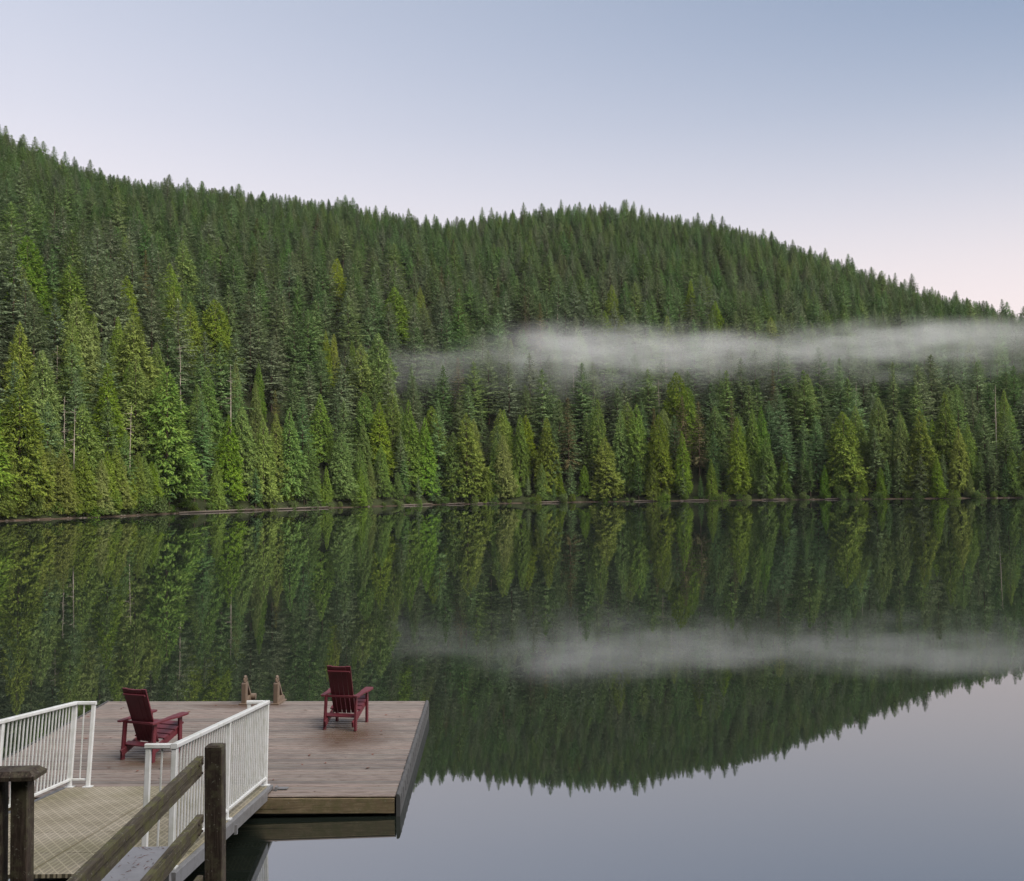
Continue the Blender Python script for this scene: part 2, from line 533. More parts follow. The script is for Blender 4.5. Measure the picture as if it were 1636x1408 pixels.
for _ in range(520):
    X = sr.uniform(-200, 1800)
    Y = shore_depth(X) + sr.uniform(-1.0, .6)
    r_ = sr.uniform(.08, .22) * (1.9 if sr.random() < .12 else 1)
    c_ = Vector(((X - CX) / F_PX * Y, Y, sr.uniform(-.02, .16)))
    p_ = [c_ + Vector((math.cos(a_) * r_ * sr.uniform(.8, 1.5), math.sin(a_) * r_ * sr.uniform(.7, 1.1), sr.uniform(-.05, .05))) for a_ in (0, 1.05, 2.1, 3.14, 4.2, 5.25)]
    sto.add(p_ + [c_ + Vector((sr.uniform(-.05, .05), 0, r_ * sr.uniform(.5, .9)))], [(k, (k + 1) % 6, 6) for k in range(6)])
tag(sto.build('shore_stones', M_log), 'scattered grey stones and drift scraps along the far waterline', None, None, 'stuff')
nb_ = MB()
nb_.add([(-80, 3.2, -.4), (80, 3.2, -.4), (80, 1.0, .8), (-80, 1.0, .8), (80, -8, 1.5), (-80, -8, 1.5), (80, -120, 14), (-80, -120, 14)],
        [(0, 1, 2, 3), (3, 2, 4, 5), (5, 4, 6, 7)])
tag(nb_.build('near_shore', M_floor), 'forest floor of the near shore behind the pier', None, None, 'structure')

# ------------------------------------------------------------------ trees
def kite(V, Fc, p, d, nrm, L, W, bend=.12):
    """one spray of foliage: a bent kite of two triangles"""
    d = d.normalized()
    s = d.cross(nrm)
    if s.length < 1e-4:
        s = d.orthogonal()
    s.normalize()
    u = s.cross(d)
    b = len(V)
    m = p + d * (L * .45)
    V.extend((p, m + s * (W * .5) - u * (W * bend), p + d * L, m - s * (W * .5) - u * (W * bend)))
    Fc.append((b, b + 1, b + 2)); Fc.append((b, b + 2, b + 3))

def foliage_mesh(name, V, Fc, mat):
    me = bpy.data.meshes.new(name)
    me.from_pydata([tuple(v) for v in V], [], Fc)
    me.materials.append(mat)
    me.update()
    return me

def trunk_mesh(name, H, r0, mat, lean=0.0, seed=0, sub=None):
    rr = random.Random(seed)
    m = MB()
    n = 7
    pts = [(lean * H * (k / n) ** 1.5 + .06 * rr.uniform(-1, 1) * (k > 0), .06 * rr.uniform(-1, 1) * (k > 0), -1.5 + (H + 1.5) * k / n) for k in range(n + 1)]
    m.tube(pts, [max(.03, r0 * (1 - .93 * (k / n) ** .9)) for k in range(n + 1)], 7)
    if sub:
        for _ in range(sub):
            z = H * rr.uniform(.3, .97)
            a = rr.uniform(0, 6.283); L = rr.uniform(.4, 1.9) * (1.15 - z / H)
            x0 = lean * H * (z / H) ** 1.5
            m.tube([(x0, 0, z), (x0 + math.cos(a) * L, math.sin(a) * L, z + rr.uniform(-.3, .25))], [.06, .02], 4, caps=False)
    return m.mesh(name, mat)

def fir(seed, H=22.0, Rm=3.1, base=.16, droop=.25, gap=.58, dens=1.0, upturn=.25, power=.72):
    """layered conifer: whorls of drooping boughs with some air between them, trunk showing here and there"""
    rr = random.Random(seed)
    V, Fc = [], []
    z = H * base
    lop = rr.uniform(0, 6.283)
    while z < H * .985:
        t = (z / H - base) / (1 - base)
        prof = (1 - t) ** power * (.6 + .4 * min(1, t * 5 + .25))
        nb = rr.choice((5, 6, 6, 7)) if t < .75 else 5
        a0 = rr.uniform(0, 6.283)
        ring = rr.uniform(.76, 1.10)
        for k in range(nb):
            a = a0 + k * 6.283 / nb + rr.uniform(-.35, .35)
            L = max(.42, Rm * prof * ring * rr.uniform(.62, 1.14) * (1 + .13 * math.cos(a - lop)))
            if rr.random() < .06:
                continue
            da = Vector((math.cos(a), math.sin(a), 0))
            pit = .42 * t - droop * (1 - t) + rr.uniform(-.1, .1)
            n = max(2, int(round(L / .46 * dens)))
            side = Vector((-da.y, da.x, 0))
            for j in range(n):
                s = (j + .7) / n
                if s < .2 and L > 1.6:
                    continue
                zz = z + L * (pit * s - .20 * s * s * (1 - t) + upturn * .35 * s ** 3)
                p = da * (L * s) + Vector((0, 0, zz))
                wid = (1.0 - .45 * s) * min(1.15, .42 + L * .22)
                for sg in (-1, 1):
                    d = da * rr.uniform(.4, 1.0) + side * (sg * rr.uniform(.5, 1.0)) + Vector((0, 0, rr.uniform(-.8, .02)))
                    nr = da * rr.uniform(-.1, .9) + Vector((rr.uniform(-.4, .4), rr.uniform(-.4, .4), rr.uniform(.35, 1)))
                    kite(V, Fc, p, d, nr, wid * rr.uniform(.75, 1.15), wid * rr.uniform(.36, .58))
                d = da * rr.uniform(.1, .7) + Vector((0, 0, -1)) + side * rr.uniform(-.6, .6)
                kite(V, Fc, p, d, da + side * rr.uniform(-.6, .6), wid * rr.uniform(.5, .8), wid * .46)
            kite(V, Fc, da * (L * .80) + Vector((0, 0, z + L * (pit * .9 - .14 * (1 - t) + upturn * .2))), da + Vector((0, 0, rr.uniform(-.3, .25))),
                 da * .5 + Vector((0, 0, 1)), .28 * L + .32, .36)
        z += gap * (.72 + .42 * rr.random()) * (1.0 - .35 * t)
    for k in range(5):
        kite(V, Fc, Vector((0, 0, H * (.965 + .005 * k))), Vector((math.cos(k * 1.9) * .35, math.sin(k * 1.9) * .35, 1)), Vector((math.sin(k), math.cos(k), .1)), .8, .22)
    return V, Fc

def cedar(seed, H=24.0, Rm=3.6, base=.03, power=.62, dens=1.0):
    """dense feathery conifer: hanging sprays gathered in soft clumps right down to the ground"""
    rr = random.Random(seed)
    V, Fc = [], []
    z = H * base
    ph = [rr.uniform(0, 6.283) for _ in range(4)]
    while z < H * .99:
        t = (z / H - base) / (1 - base)
        prof = (1 - t) ** power * (.80 + .20 * min(1, t * 7))
        rad = Rm * prof
        nb = max(4, int((4 + rad * 1.5) * dens))
        a0 = rr.uniform(0, 6.283)
        for k in range(nb):
            a = a0 + k * 6.283 / nb + rr.uniform(-.3, .3)
            lob = 1 + .16 * math.sin(2 * a + ph[0] + z * .35) + .13 * math.sin(3 * a + ph[1] - z * .8)
            L = rad * lob * rr.uniform(.74, 1.10) + .12
            da = Vector((math.cos(a), math.sin(a), 0))
            side = Vector((-da.y, da.x, 0))
            tip = da * L + Vector((0, 0, z - L * rr.uniform(.05, .28)))
            n = max(5, int(5 + L * 4.2))
            for j in range(n):
                s = rr.uniform(.35, 1.05) ** .7
                p = da * (L * s) + Vector((0, 0, z - L * .16 * s + rr.uniform(-.28, .28))) + side * rr.uniform(-.5, .5) * min(1, L * .45)
                d = da * rr.uniform(.25, .95) + side * rr.uniform(-.6, .6) + Vector((0, 0, rr.uniform(-1.05, .12 + .6 * t)))
                nr = da * rr.uniform(.3, 1.0) + Vector((0, 0, rr.uniform(.2, 1.0))) + side * rr.uniform(-.5, .5)
                S = rr.uniform(.42, .78) * min(1.0, .38 + L * .28)
                kite(V, Fc, p, d, nr, S * 1.35, S * .46, .18)
        z += .42 * (.7 + .6 * rr.random()) * (1 - .3 * t)
    for k in range(6):
        kite(V, Fc, Vector((0, 0, H * (.955 + .006 * k))), Vector((math.cos(k * 1.7) * .5, math.sin(k * 1.7) * .5, 1)), Vector((math.sin(k), math.cos(k), .1)), .75, .32)
    return V, Fc

def thin_crown(seed, H=22.0, Rm=2.0, base=.45):
    return fir(seed, H, Rm, base, .3, .72, .85, .1)

def leafy_clump(seed, H=4.0, W=2.2, n=420, size=.55):
    """broadleaf shrub: leaf bunches on several rounded masses"""
    rr = random.Random(seed)
    V, Fc = [], []
    blobs = [(Vector((rr.uniform(-.6, .6) * W, rr.uniform(-.6, .6) * W, H * rr.uniform(.08, .75))), rr.uniform(.28, .5) * W) for _ in range(11)]
    blobs.append((Vector((0, 0, H * .62)), .55 * W))
    for _ in range(n):
        c, r = rr.choice(blobs)
        d = Vector((rr.gauss(0, 1), rr.gauss(0, 1), rr.gauss(.35, .9))).normalized()
        p = c + Vector((d.x * r, d.y * r, d.z * r * .9)) * rr.uniform(.7, 1.08)
        if p.z < .05:
            p.z = rr.uniform(.05, .4)
        dd = d * .6 + Vector((rr.uniform(-.8, .8), rr.uniform(-.8, .8), rr.uniform(-.75, .3)))
        S = size * rr.uniform(.6, 1.2)
        kite(V, Fc, p, dd, d + Vector((0, 0, .6)), S, S * .7, .15)
    return V, Fc

def stem_mesh(name, seed, H, W):
    rr = random.Random(seed)
    m = MB()
    for k in range(4):
        a = rr.uniform(0, 6.283)
        m.tube([(.1 * math.cos(a), .1 * math.sin(a), -.6), (.25 * W * math.cos(a), .25 * W * math.sin(a), H * .4), (.45 * W * math.cos(a), .45 * W * math.sin(a), H * .75)], [.09, .06, .03], 5, caps=False)
    return m.mesh(name, M_bark)

L_cedar = mat_leaf('cedar_foliage', (0.100, 0.172, 0.030), (0.198, 0.265, 0.052), .018, .22)
L_gold = mat_leaf('pale_cedar_foliage', (0.135, 0.195, 0.036), (0.230, 0.285, 0.064), .015, .15)
L_fir = mat_leaf('fir_foliage', (0.095, 0.165, 0.054), (0.172, 0.238, 0.092), .020, .25)
L_dark = mat_leaf('dark_fir_foliage', (0.082, 0.150, 0.052), (0.150, 0.214, 0.086), .020, .25)
L_grey = mat_leaf('grey_green_fir_foliage', (0.105, 0.148, 0.074), (0.190, 0.236, 0.130), .020, .2)
L_brown = mat_leaf('browned_foliage', (.095, .085, .036), (.150, .135, .062), .02, .2)
L_shrub = mat_leaf('shrub_leaves', (.070, .125, .026), (.140, .195, .048), .022, .25, .3)

VAR = []   # (kind, nominal height, crown mesh, trunk mesh)
def variety(kind, H, VF, mat, r0, bark=None, lean=0.0, seed=0):
    crown = foliage_mesh('crown', *VF, mat)
    trunk = trunk_mesh('trunk', H * .97, r0, bark or M_bark, lean, seed)
    VAR.append((kind, H, crown, trunk))
for s_ in range(4):
    variety('cedar', 24, cedar(100 + s_, 24, (5.4, 5.9, 4.9, 5.6)[s_], .03, (.80, .72, .88, .84)[s_]), L_cedar, .34, seed=s_)
for s_ in range(2):
    variety('pale_cedar', 24, cedar(120 + s_, 24, (5.6, 5.0)[s_], .03, (.74, .84)[s_]), L_gold, .34, seed=10 + s_)
for s_ in range(3):
    variety('fir', 22, fir(200 + s_, 22, (5.4, 4.8, 6.0)[s_], (.10, .2, .15)[s_]), L_fir, .28, seed=20 + s_)
for s_ in range(3):
    variety('dark_fir', 22, fir(220 + s_, 22, (5.0, 5.6, 4.6)[s_], (.15, .10, .22)[s_], .2, .58), L_dark, .28, seed=30 + s_)
for s_ in range(2):
    variety('grey_fir', 22, fir(240 + s_, 22, (5.6, 5.0)[s_], (.12, .18)[s_], .3, .66), L_grey, .28, seed=40 + s_)
for s_ in range(2):
    variety('brown_conifer', 22, thin_crown(260 + s_, 22, (3.2, 3.6)[s_], (.10, .22)[s_]), L_brown, .26, M_bark, seed=50 + s_)
KIDX = {}
for i, vv in enumerate(VAR):
    KIDX.setdefault(vv[0], []).append(i)

trees = []      # dict(X, Y, x, y, z, H, wid, kind, var, rot, hand)
def plant(X, Y, H, kind, wid=1.0, hand=False, z=None):
    x = (X - CX) / F_PX * Y
    zz = ground(X, Y) if z is None else z
    trees.append(dict(X=X, Y=Y, x=x, y=Y, z=zz, H=H, wid=wid, kind=kind, var=rnd.choice(KIDX[kind]), rot=rnd.uniform(0, 6.283), hand=hand))

# the shore row, one by one: photo column and top row of each crown, kind, how far behind the waterline (m), breadth
ROW = [
 (30, 605, 'cedar', 7, 1.15), (29, 515, 'pale_cedar', 22, 1.1), (66, 560, 'cedar', 16, 1.0), (114, 508, 'cedar', 30, .95), (131, 645, 'cedar', 8, 1.0),
 (148, 500, 'pale_cedar', 40, .85), (172, 640, 'fir', 9, 1.1), (187, 506, 'pale_cedar', 42, .8), (212, 514, 'pale_cedar', 44, .7), (200, 690, 'fir', 5, 1.0),
 (249, 547, 'cedar', 30, .9), (266, 585, 'cedar', 7, 1.15), (296, 690, 'fir', 5, .9), (323, 642, 'dark_fir', 10, 1.0), (365, 664, 'cedar', 5, .9),
 (386, 650, 'cedar', 9, .9), (376, 576, 'pale_cedar', 34, .8), (413, 580, 'cedar', 36, .75), (420, 668, 'pale_cedar', 4, .9), (408, 607, 'cedar', 26, .8),
 (462, 652, 'cedar', 6, 1.0), (441, 660, 'pale_cedar', 9, .8), (492, 700, 'cedar', 4, 1.0), (521, 529, 'pale_cedar', 56, .8), (534, 534, 'pale_cedar', 58, .8), (563, 545, 'cedar', 52, .9),
 (545, 690, 'cedar', 4, 1.05), (549, 641, 'fir', 14, 1.0), (575, 715, 'cedar', 4, .9), (608, 714, 'cedar', 5, .9), (653, 640, 'cedar', 10, .85), (679, 668, 'cedar', 6, .9),
 (700, 640, 'dark_fir', 18, 1.0), (745, 660, 'cedar', 5, 1.2), (724, 690, 'cedar', 4, .9), (792, 700, 'cedar', 5, .8), (803, 695, 'pale_cedar', 3.5, .9), (831, 663, 'cedar', 11, .62),
 (874, 667, 'cedar', 6, .75), (886, 672, 'fir', 5, .8), (908, 637, 'brown_conifer', 9, 1.1), (908, 645, 'fir', 12, 1.0), (938, 660, 'fir', 12, .9), (956, 638, 'cedar', 9, .8), (966, 700, 'pale_cedar', 2.5, 1.25),
 (992, 658, 'cedar', 8, .8), (1018, 645, 'cedar', 8, .85), (1053, 662, 'cedar', 5, .85), (1091, 634, 'brown_conifer', 10, 1.0), (1090, 690, 'cedar', 4, .8), (1117, 643, 'brown_conifer', 13, 1.1),
 (1140, 690, 'dark_fir', 9, 1.0), (1170, 640, 'brown_conifer', 12, .9), (1178, 667, 'pale_cedar', 4, .85), (1203, 653, 'cedar', 12, .75), (1217, 650, 'cedar', 13, .7), (1224, 698, 'cedar', 3.5, .85),
 (1257, 677, 'fir', 6, .95), (1284, 704, 'fir', 4, .75), (1304, 664, 'fir', 9, .9), (1348, 658, 'cedar', 6, 1.2), (1330, 690, 'fir', 6, .9), (1405, 635, 'cedar', 10, .8), (1398, 684, 'fir', 4, 1.0),
 (1440, 664, 'cedar', 6, .75), (1471, 655, 'cedar', 6, 1.05), (1512, 628, 'cedar', 12, 1.0), (1532, 682, 'pale_cedar', 4, .9), (1547, 677, 'cedar', 7, .8), (1580, 700, 'dark_fir', 6, 1.0),
 (1607, 657, 'fir', 8, 1.0), (1625, 690, 'fir', 4, 1.0), (1607, 623, 'cedar', 18, .9), (1345, 572, 'fir', 40, .9), (1274, 606, 'fir', 30, 1.0), (1430, 579, 'fir', 34, .8), (1660, 660, 'cedar', 7, 1.0), (-30, 590, 'cedar', 8, 1.1), (-70, 560, 'cedar', 12, 1.1),
 (331, 452, 'pale_cedar', 95, .8), (363, 494, 'pale_cedar', 80, .7), (60, 450, 'grey_fir', 70, 1.0), (818, 540, 'pale_cedar', 78, .9), (700, 640, 'fir', 9, .9), (640, 690, 'fir', 7, .9),
]
for (X, ytop, kind, off, wid) in ROW:
    off = off * .6 + .3 if off < 16 else off
    Y = shore_depth(X) + off
    top = at_y(X, ytop, Y)
    g = ground(X, Y)
    plant(X, Y, max(6.0, top.z - g), kind, wid * ((1.08 if 'cedar' in kind else .92) if off < 10 else .86), True)

for X in np.arange(-60, 262, 11.5):
    X = X + rnd.uniform(-4, 4)
    plant(X, shore_depth(X) + rnd.uniform(.8, 3.5), rnd.uniform(6.5, 12), rnd.choice(('cedar', 'cedar', 'pale_cedar', 'pale_cedar', 'pale_cedar')), rnd.uniform(.9, 1.15), True)
for X in np.arange(268, 1680, 18.0):
    X = X + rnd.uniform(-7, 7)
    plant(X, shore_depth(X) + rnd.uniform(.4, 3), rnd.uniform(5, 11), rnd.choice(('cedar', 'cedar', 'fir', 'fir', 'dark_fir')), rnd.uniform(.8, 1.1), True)
# the rest of the slope: jittered grid, closer together near the water
grid = {}
def free(x, y, d):
    i, j = int(x // 6), int(y // 6)
    for a in (-1, 0, 1):
        for b in (-1, 0, 1):
            for (px, py) in grid.get((i + a, j + b), ()):
                if (px - x) ** 2 + (py - y) ** 2 < d * d:
                    return False
    return True
def occupy(x, y):
    grid.setdefault((int(x // 6), int(y // 6)), []).append((x, y))
for t_ in trees:
    occupy(t_['x'], t_['y'])
prng = random.Random(5)
for _ in range(90000):
    X = prng.uniform(-170, 1800)
    ds, dr = shore_depth(X), ridge_depth(X)
    t = prng.random() ** .85 * 1.12
    Y = ds + 4.5 + t * (dr - ds)
    x = (X - CX) / F_PX * Y
    sp_ = (5.6 if t < .06 else 6.9 - 2.0 * t) + 1.1 * mnoise.noise(Vector((x * .05, Y * .05, 0)))
    if not free(x, Y, sp_):
        continue
    occupy(x, Y)
    n1 = mnoise.noise(Vector((x * .018, Y * .018, 9.0)))
    q = prng.random()
    lft = max(0.0, 1 - X / 640)
    if t < .06:
        H = prng.uniform(13, 22)
        kind = 'cedar' if q < .34 else 'fir' if q < .66 else 'dark_fir' if q < .93 else 'brown_conifer'
    elif t < .36:
        H = prng.uniform(16, 24) * (1.04 - .3 * t)
        ced = .05 + .34 * lft * max(0, 1 - t / .28)
        kind = ('pale_cedar' if q < .3 * ced else 'cedar' if q < ced else 'grey_fir' if q < ced + .40 else 'fir' if q < .80 else 'dark_fir' if q < .97 else 'brown_conifer')
    else:
        H = prng.uniform(12.5, 17.0) * (1.08 - .40 * t) * (1.36 if prng.random() < .09 else 1)
        gr = max(.04, .42 - .7 * (t - .36))
        kind = 'grey_fir' if q < gr else 'fir' if q < gr + .40 + .2 * n1 else 'dark_fir' if q < .992 else 'brown_conifer'
    plant(X, Y, H, kind, prng.uniform(.9, 1.2) * (1.0 if t < .06 else 1.14 if t < .36 else 1.18))

def size_px(t_):
    return t_['H'] * min(1, t_['wid']) / t_['Y'] * (1.6 if t_['hand'] else 1) * (1.0 if -60 < t_['X'] < 1690 else .2)
order = sorted(range(len(trees)), key=lambda i: -size_px(trees[i]))
N_SINGLE = 296
single = set(order[:N_SINGLE])

LOOK = {'cedar': 'bright green cedar', 'pale_cedar': 'pale yellow green cedar', 'fir': 'layered green fir', 'dark_fir': 'dark green fir',
        'grey_fir': 'grey green fir', 'brown_conifer': 'thin browning conifer'}
NAME = {'cedar': 'cedar_tree', 'pale_cedar': 'cedar_tree', 'fir': 'fir_tree', 'dark_fir': 'fir_tree', 'grey_fir': 'fir_tree', 'brown_conifer': 'dying_conifer'}
MARKS = [(-18, 'at the outermost near end of the far shore'), (22, 'at the very start of the earth bank'), (55, 'over the near end of the earth bank'), (110, 'above the reddish earth bank'), (160, 'beyond the gate posts'), (215, 'beyond the gangway railing'), (265, 'beyond the gangway chair'), (310, 'beside the tall bare trunk'),
         (360, 'over the first shore log'), (420, 'beyond the swim ladder'), (470, 'over the long driftwood log'), (525, 'at the driftwood log tip'), (580, 'beyond the dock edge chair'), (640, 'beyond the dock corner'),
         (700, 'over the pale log past the dock'), (755, 'by the white log'), (820, 'under the first mist wisps'), (880, 'under the thick start of the mist'), (940, 'by the white trunks in the mist'), (1010, 'under the thickest mist'),
         (1080, 'under the middle of the mist'), (1150, 'among the browning conifers'), (1230, 'over the lone floating branch'), (1300, 'past the floating branch'), (1380, 'under the thinning mist'), (1450, 'under the fading mist'),
         (1530, 'under the low ridge'), (1600, 'by the last white trunk'), (9999, 'at the low shore end')]
groups = {}
for i in sorted(single, key=lambda k: trees[k]['X']):
    t_ = trees[i]
    v = VAR[t_['var']]
    s = t_['H'] / v[1]
    w = s * t_['wid'] if t_['H'] > 10 else s * 1.1
    M = Matrix.Translation((t_['x'], t_['y'], t_['z'])) @ Matrix.Rotation(t_['rot'], 4, 'Z') @ Matrix.Diagonal((w, w, s, 1))
    off = t_['Y'] - shore_depth(t_['X'])
    row = 'in the shore row' if off < 11 else 'behind the shore row' if off < 26 else 'upslope'
    place = next(m for lim, m in MARKS if t_['X'] < lim)
    key = (t_['kind'], '', 'broad ' if t_['wid'] > 1.08 else 'slender ' if t_['wid'] < .82 else '', row, place)
    groups.setdefault(key, []).append((i, M, v))
for (kind, hgt, brd, row, place), mem in groups.items():
    mem.sort(key=lambda q: -trees[q[0]]['H'])
    for j, (i, M, v) in enumerate(mem):
        n_ = len(mem)
        rank = '' if n_ == 1 else ('taller ', 'shorter ')[j] if n_ == 2 else 'tallest ' if j == 0 else 'shortest ' if j == n_ - 1 else 'middling ' if n_ == 3 else ('second', 'third', 'fourth', 'fifth', 'sixth', 'seventh', 'eighth', 'ninth')[min(j, 8) - 1] + ' tallest '
        lab = f'{rank}{brd}{LOOK[kind]} {row} {place}'
        while len(lab.split()) > 16 and ' the ' in lab:
            lab = lab.replace(' the ', ' ', 1)
        o = thing(NAME[kind], lab, 'tree', M, 'conifers along the far shore')
        link('crown', v[2], o)
        link('trunk', v[3], o)
        trees[i]['obj'] = o

# the remaining forest: one object, the same tree shapes placed by geometry nodes
far = [i for i in range(len(trees)) if i not in single]
behind = []
for k in range(760):
    x = prng.uniform(-75, 55)
    y = -prng.uniform(5, 70)
    if abs(x) < 6 and y > -10:
        continue
    behind.append((x, y, 1.2 + (-8 - y) * .11 if y < -8 else 1.0, prng.uniform(22, 32), prng.choice((0, 1, 6, 7, 9, 10))))
pts, attr_s, attr_w, attr_r, attr_k = [], [], [], [], []
for i in far:
    t_ = trees[i]
    s = t_['H'] / VAR[t_['var']][1]
    pts.append((t_['x'], t_['y'], t_['z'])); attr_s.append(s); attr_w.append(s * t_['wid']); attr_r.append(t_['rot']); attr_k.append(t_['var'])
for (x, y, z, H, k) in behind:
    s = H / VAR[k][1]
    pts.append((x, y, z)); attr_s.append(s); attr_w.append(s * 1.1); attr_r.append(prng.uniform(0, 6.28)); attr_k.append(k)
fm = bpy.data.meshes.new('forest')
fm.from_pydata(pts, [], [])
n = len(pts)
a = fm.attributes.new('spread', 'FLOAT_VECTOR', 'POINT')
a.data.foreach_set('vector', np.array([(w, w, s) for w, s in zip(attr_w, attr_s)], dtype=np.float32).ravel())
a = fm.attributes.new('turn', 'FLOAT_VECTOR', 'POINT')
a.data.foreach_set('vector', np.array([(0, 0, r) for r in attr_r], dtype=np.float32).ravel())
a = fm.attributes.new('sort', 'INT', 'POINT')
a.data.foreach_set('value', np.array(attr_k, dtype=np.int32))
forest = link('forest', fm)
tag(forest, 'dense conifer forest covering the slope up to the ridge', 'forest', None, 'stuff')
ng = bpy.data.node_groups.new('forest_planting', 'GeometryNodeTree')
ng.interface.new_socket('Geometry', in_out='INPUT', socket_type='NodeSocketGeometry')
ng.interface.new_socket('Geometry', in_out='OUTPUT', socket_type='NodeSocketGeometry')
gi, go = ng.nodes.new('NodeGroupInput'), ng.nodes.new('NodeGroupOutput')
out_join = ng.nodes.new('GeometryNodeJoinGeometry')
def named(nm, typ):
    x = ng.nodes.new('GeometryNodeInputNamedAttribute')
    x.data_type = typ
    x.inputs[0].default_value = nm
    return next(o for o in x.outputs if o.enabled and o.name == 'Attribute')
a_scale, a_turn, a_sort = named('spread', 'FLOAT_VECTOR'), named('turn', 'FLOAT_VECTOR'), named('sort', 'INT')
proto = {}
for i in single:
    if 'obj' in trees[i] and trees[i]['var'] not in proto:
        proto[trees[i]['var']] = trees[i]['obj']
for k in range(len(VAR)):
    jn = ng.nodes.new('GeometryNodeJoinGeometry')
    src = proto.get(k)
    for ch in src.children if src else ():
        oi = ng.nodes.new('GeometryNodeObjectInfo')
        oi.transform_space = 'ORIGINAL'
        oi.inputs['Object'].default_value = ch
        ng.links.new(oi.outputs['Geometry'], jn.inputs[0])
    cmpn = ng.nodes.new('FunctionNodeCompare')
    cmpn.data_type, cmpn.operation = 'INT', 'EQUAL'
    ia = [s for s in cmpn.inputs if s.type == 'INT']
    ng.links.new(a_sort, ia[0]); ia[1].default_value = k
    ip = ng.nodes.new('GeometryNodeInstanceOnPoints')
    ng.links.new(gi.outputs[0], ip.inputs['Points'])
    ng.links.new(cmpn.outputs[0], ip.inputs['Selection'])
    ng.links.new(jn.outputs[0], ip.inputs['Instance'])
    ng.links.new(a_scale, ip.inputs['Scale'])
    er = ng.nodes.new('FunctionNodeEulerToRotation')
    ng.links.new(a_turn, er.inputs[0])
    ng.links.new(er.outputs[0], ip.inputs['Rotation'])
    ng.links.new(ip.outputs[0], out_join.inputs[0])
ng.links.new(out_join.outputs[0], go.inputs[0])
md = forest.modifiers.new('planting', 'NODES')
md.node_group = ng

# bare dead trunks standing pale among the living trees: column, rows of top and foot
SNAGS = [(296, 553, 660, 26), (101, 555, 632, 34), (121, 517, 598, 40), (129, 655, 752, 5), (114, 636, 750, 14), (126, 456, 512, 70), (889, 485, 550, 88), (918, 536, 605, 60),
         (915, 569, 638, 48), (1050, 607, 662, 30), (1062, 560, 606, 52), (1360, 612, 648, 24), (1580, 618, 684, 16), (146, 478, 512, 78), (216, 650, 705, 12), (374, 585, 640, 22)]
SN_L = ['tallest bare pinkish dead trunk beyond the burgundy chair beside the gangway', 'dead bare trunk among yellow green cedars above the earth bank', 'tall thin dead trunk rising past yellow green cedars', 'pale dead trunk low in the shore row above the earth bank',
        'darker dead trunk behind the low pale trunk of the earth bank', 'thin grey dead trunk high over the yellow green cedars', 'dead trunk standing clear above the thick start of the mist', 'leaning white dead trunk inside the thick mist',
        'dead white trunk just below the leaning trunk in the mist', 'short pale dead trunk under the middle of the mist', 'faint dead trunk inside the middle of the mist', 'dead trunk under the thinning end of the mist',
        'white dead trunk near the low end of the ridge', 'broken grey dead trunk beside a yellow green cedar', 'reddish dead trunk in the shore row near the earth bank', 'thin dead trunk behind yellow green cedars by the driftwood']
for (X, yt, yb, off), lab in zip(SNAGS, SN_L):
    Y = shore_depth(X) + off
    top = at_y(X, yt, Y)
    foot = ground(X, Y)
    H = max(6.0, top.z - foot)
    rr = random.Random(int(X))
    o = thing('dead_tree', lab, 'dead tree', Matrix.Translation((top.x, Y - 2.8, foot)), 'bare dead trunks in the forest')
    link('trunk', trunk_mesh('trunk', H, .008 * H + .05, M_snag, rr.uniform(-.02, .03), int(X), None), o)
    tw = MB()
    for _ in range(14):
        z = H * rr.uniform(.45, .98); a_ = rr.uniform(0, 6.283); L = rr.uniform(.4, 1.4)
        tw.tube([(0, 0, z), (math.cos(a_) * L, math.sin(a_) * L, z + rr.uniform(-.3, .2))], [.05, .02], 4, caps=False)
    tw.build('twigs', M_snag, o)

# shrubs leaning over the water
SV = [(leafy_clump(300 + k, (4.0, 3.4, 5.0)[k], (2.4, 2.8, 2.2)[k], 1300, .34), (4.0, 3.4, 5.0)[k]) for k in range(3)]
SM = [(foliage_mesh('foliage', *vf, L_shrub), stem_mesh('stems', 400 + k, h, 2.0), h) for k, (vf, h) in enumerate(SV)]
shrub_spots = []
for X in np.arange(-40, 262, 22.0):
    shrub_spots.append((X + rnd.uniform(-6, 6), rnd.uniform(.2, 1.5), rnd.uniform(2.0, 4.2)))
for X in np.arange(268, 1690, 16.0):
    shrub_spots.append((X + rnd.uniform(-12, 12), rnd.uniform(-1.0, .9), rnd.uniform(1.0, 2.5)))
sg = {}
for (X, off, H) in shrub_spots:
    sg.setdefault(next(m for lim, m in MARKS if X < lim), []).append((H, X, off))
k = 0
for place, mem in sg.items():
    mem.sort(reverse=True)
    for j, (H, X, off) in enumerate(mem):
        f_, s_, h_ = SM[k % 3]; k += 1
        Y = shore_depth(X) + off
        s = H / h_
        M = Matrix.Translation(((X - CX) / F_PX * Y, Y, max(.05, ground(X, Y) - .35))) @ Matrix.Rotation(rnd.uniform(0, 6.28), 4, 'Z') @ Matrix.Diagonal((s * 1.1, s * 1.1, s, 1))
        rank = 'tallest' if j == 0 else 'lowest' if j == len(mem) - 1 else ('second tallest', 'third tallest', 'fourth tallest', 'fifth tallest', 'sixth tallest', 'seventh tallest', 'small', 'very small', 'tiny', 'second lowest')[min(j, 10) - 1]
        o = thing('shrub', f'{rank} green leafy shrub on the waterline {place}', 'shrub', M, 'leafy shrubs along the far waterline')
        link('foliage', f_, o)
        link('stems', s_, o)

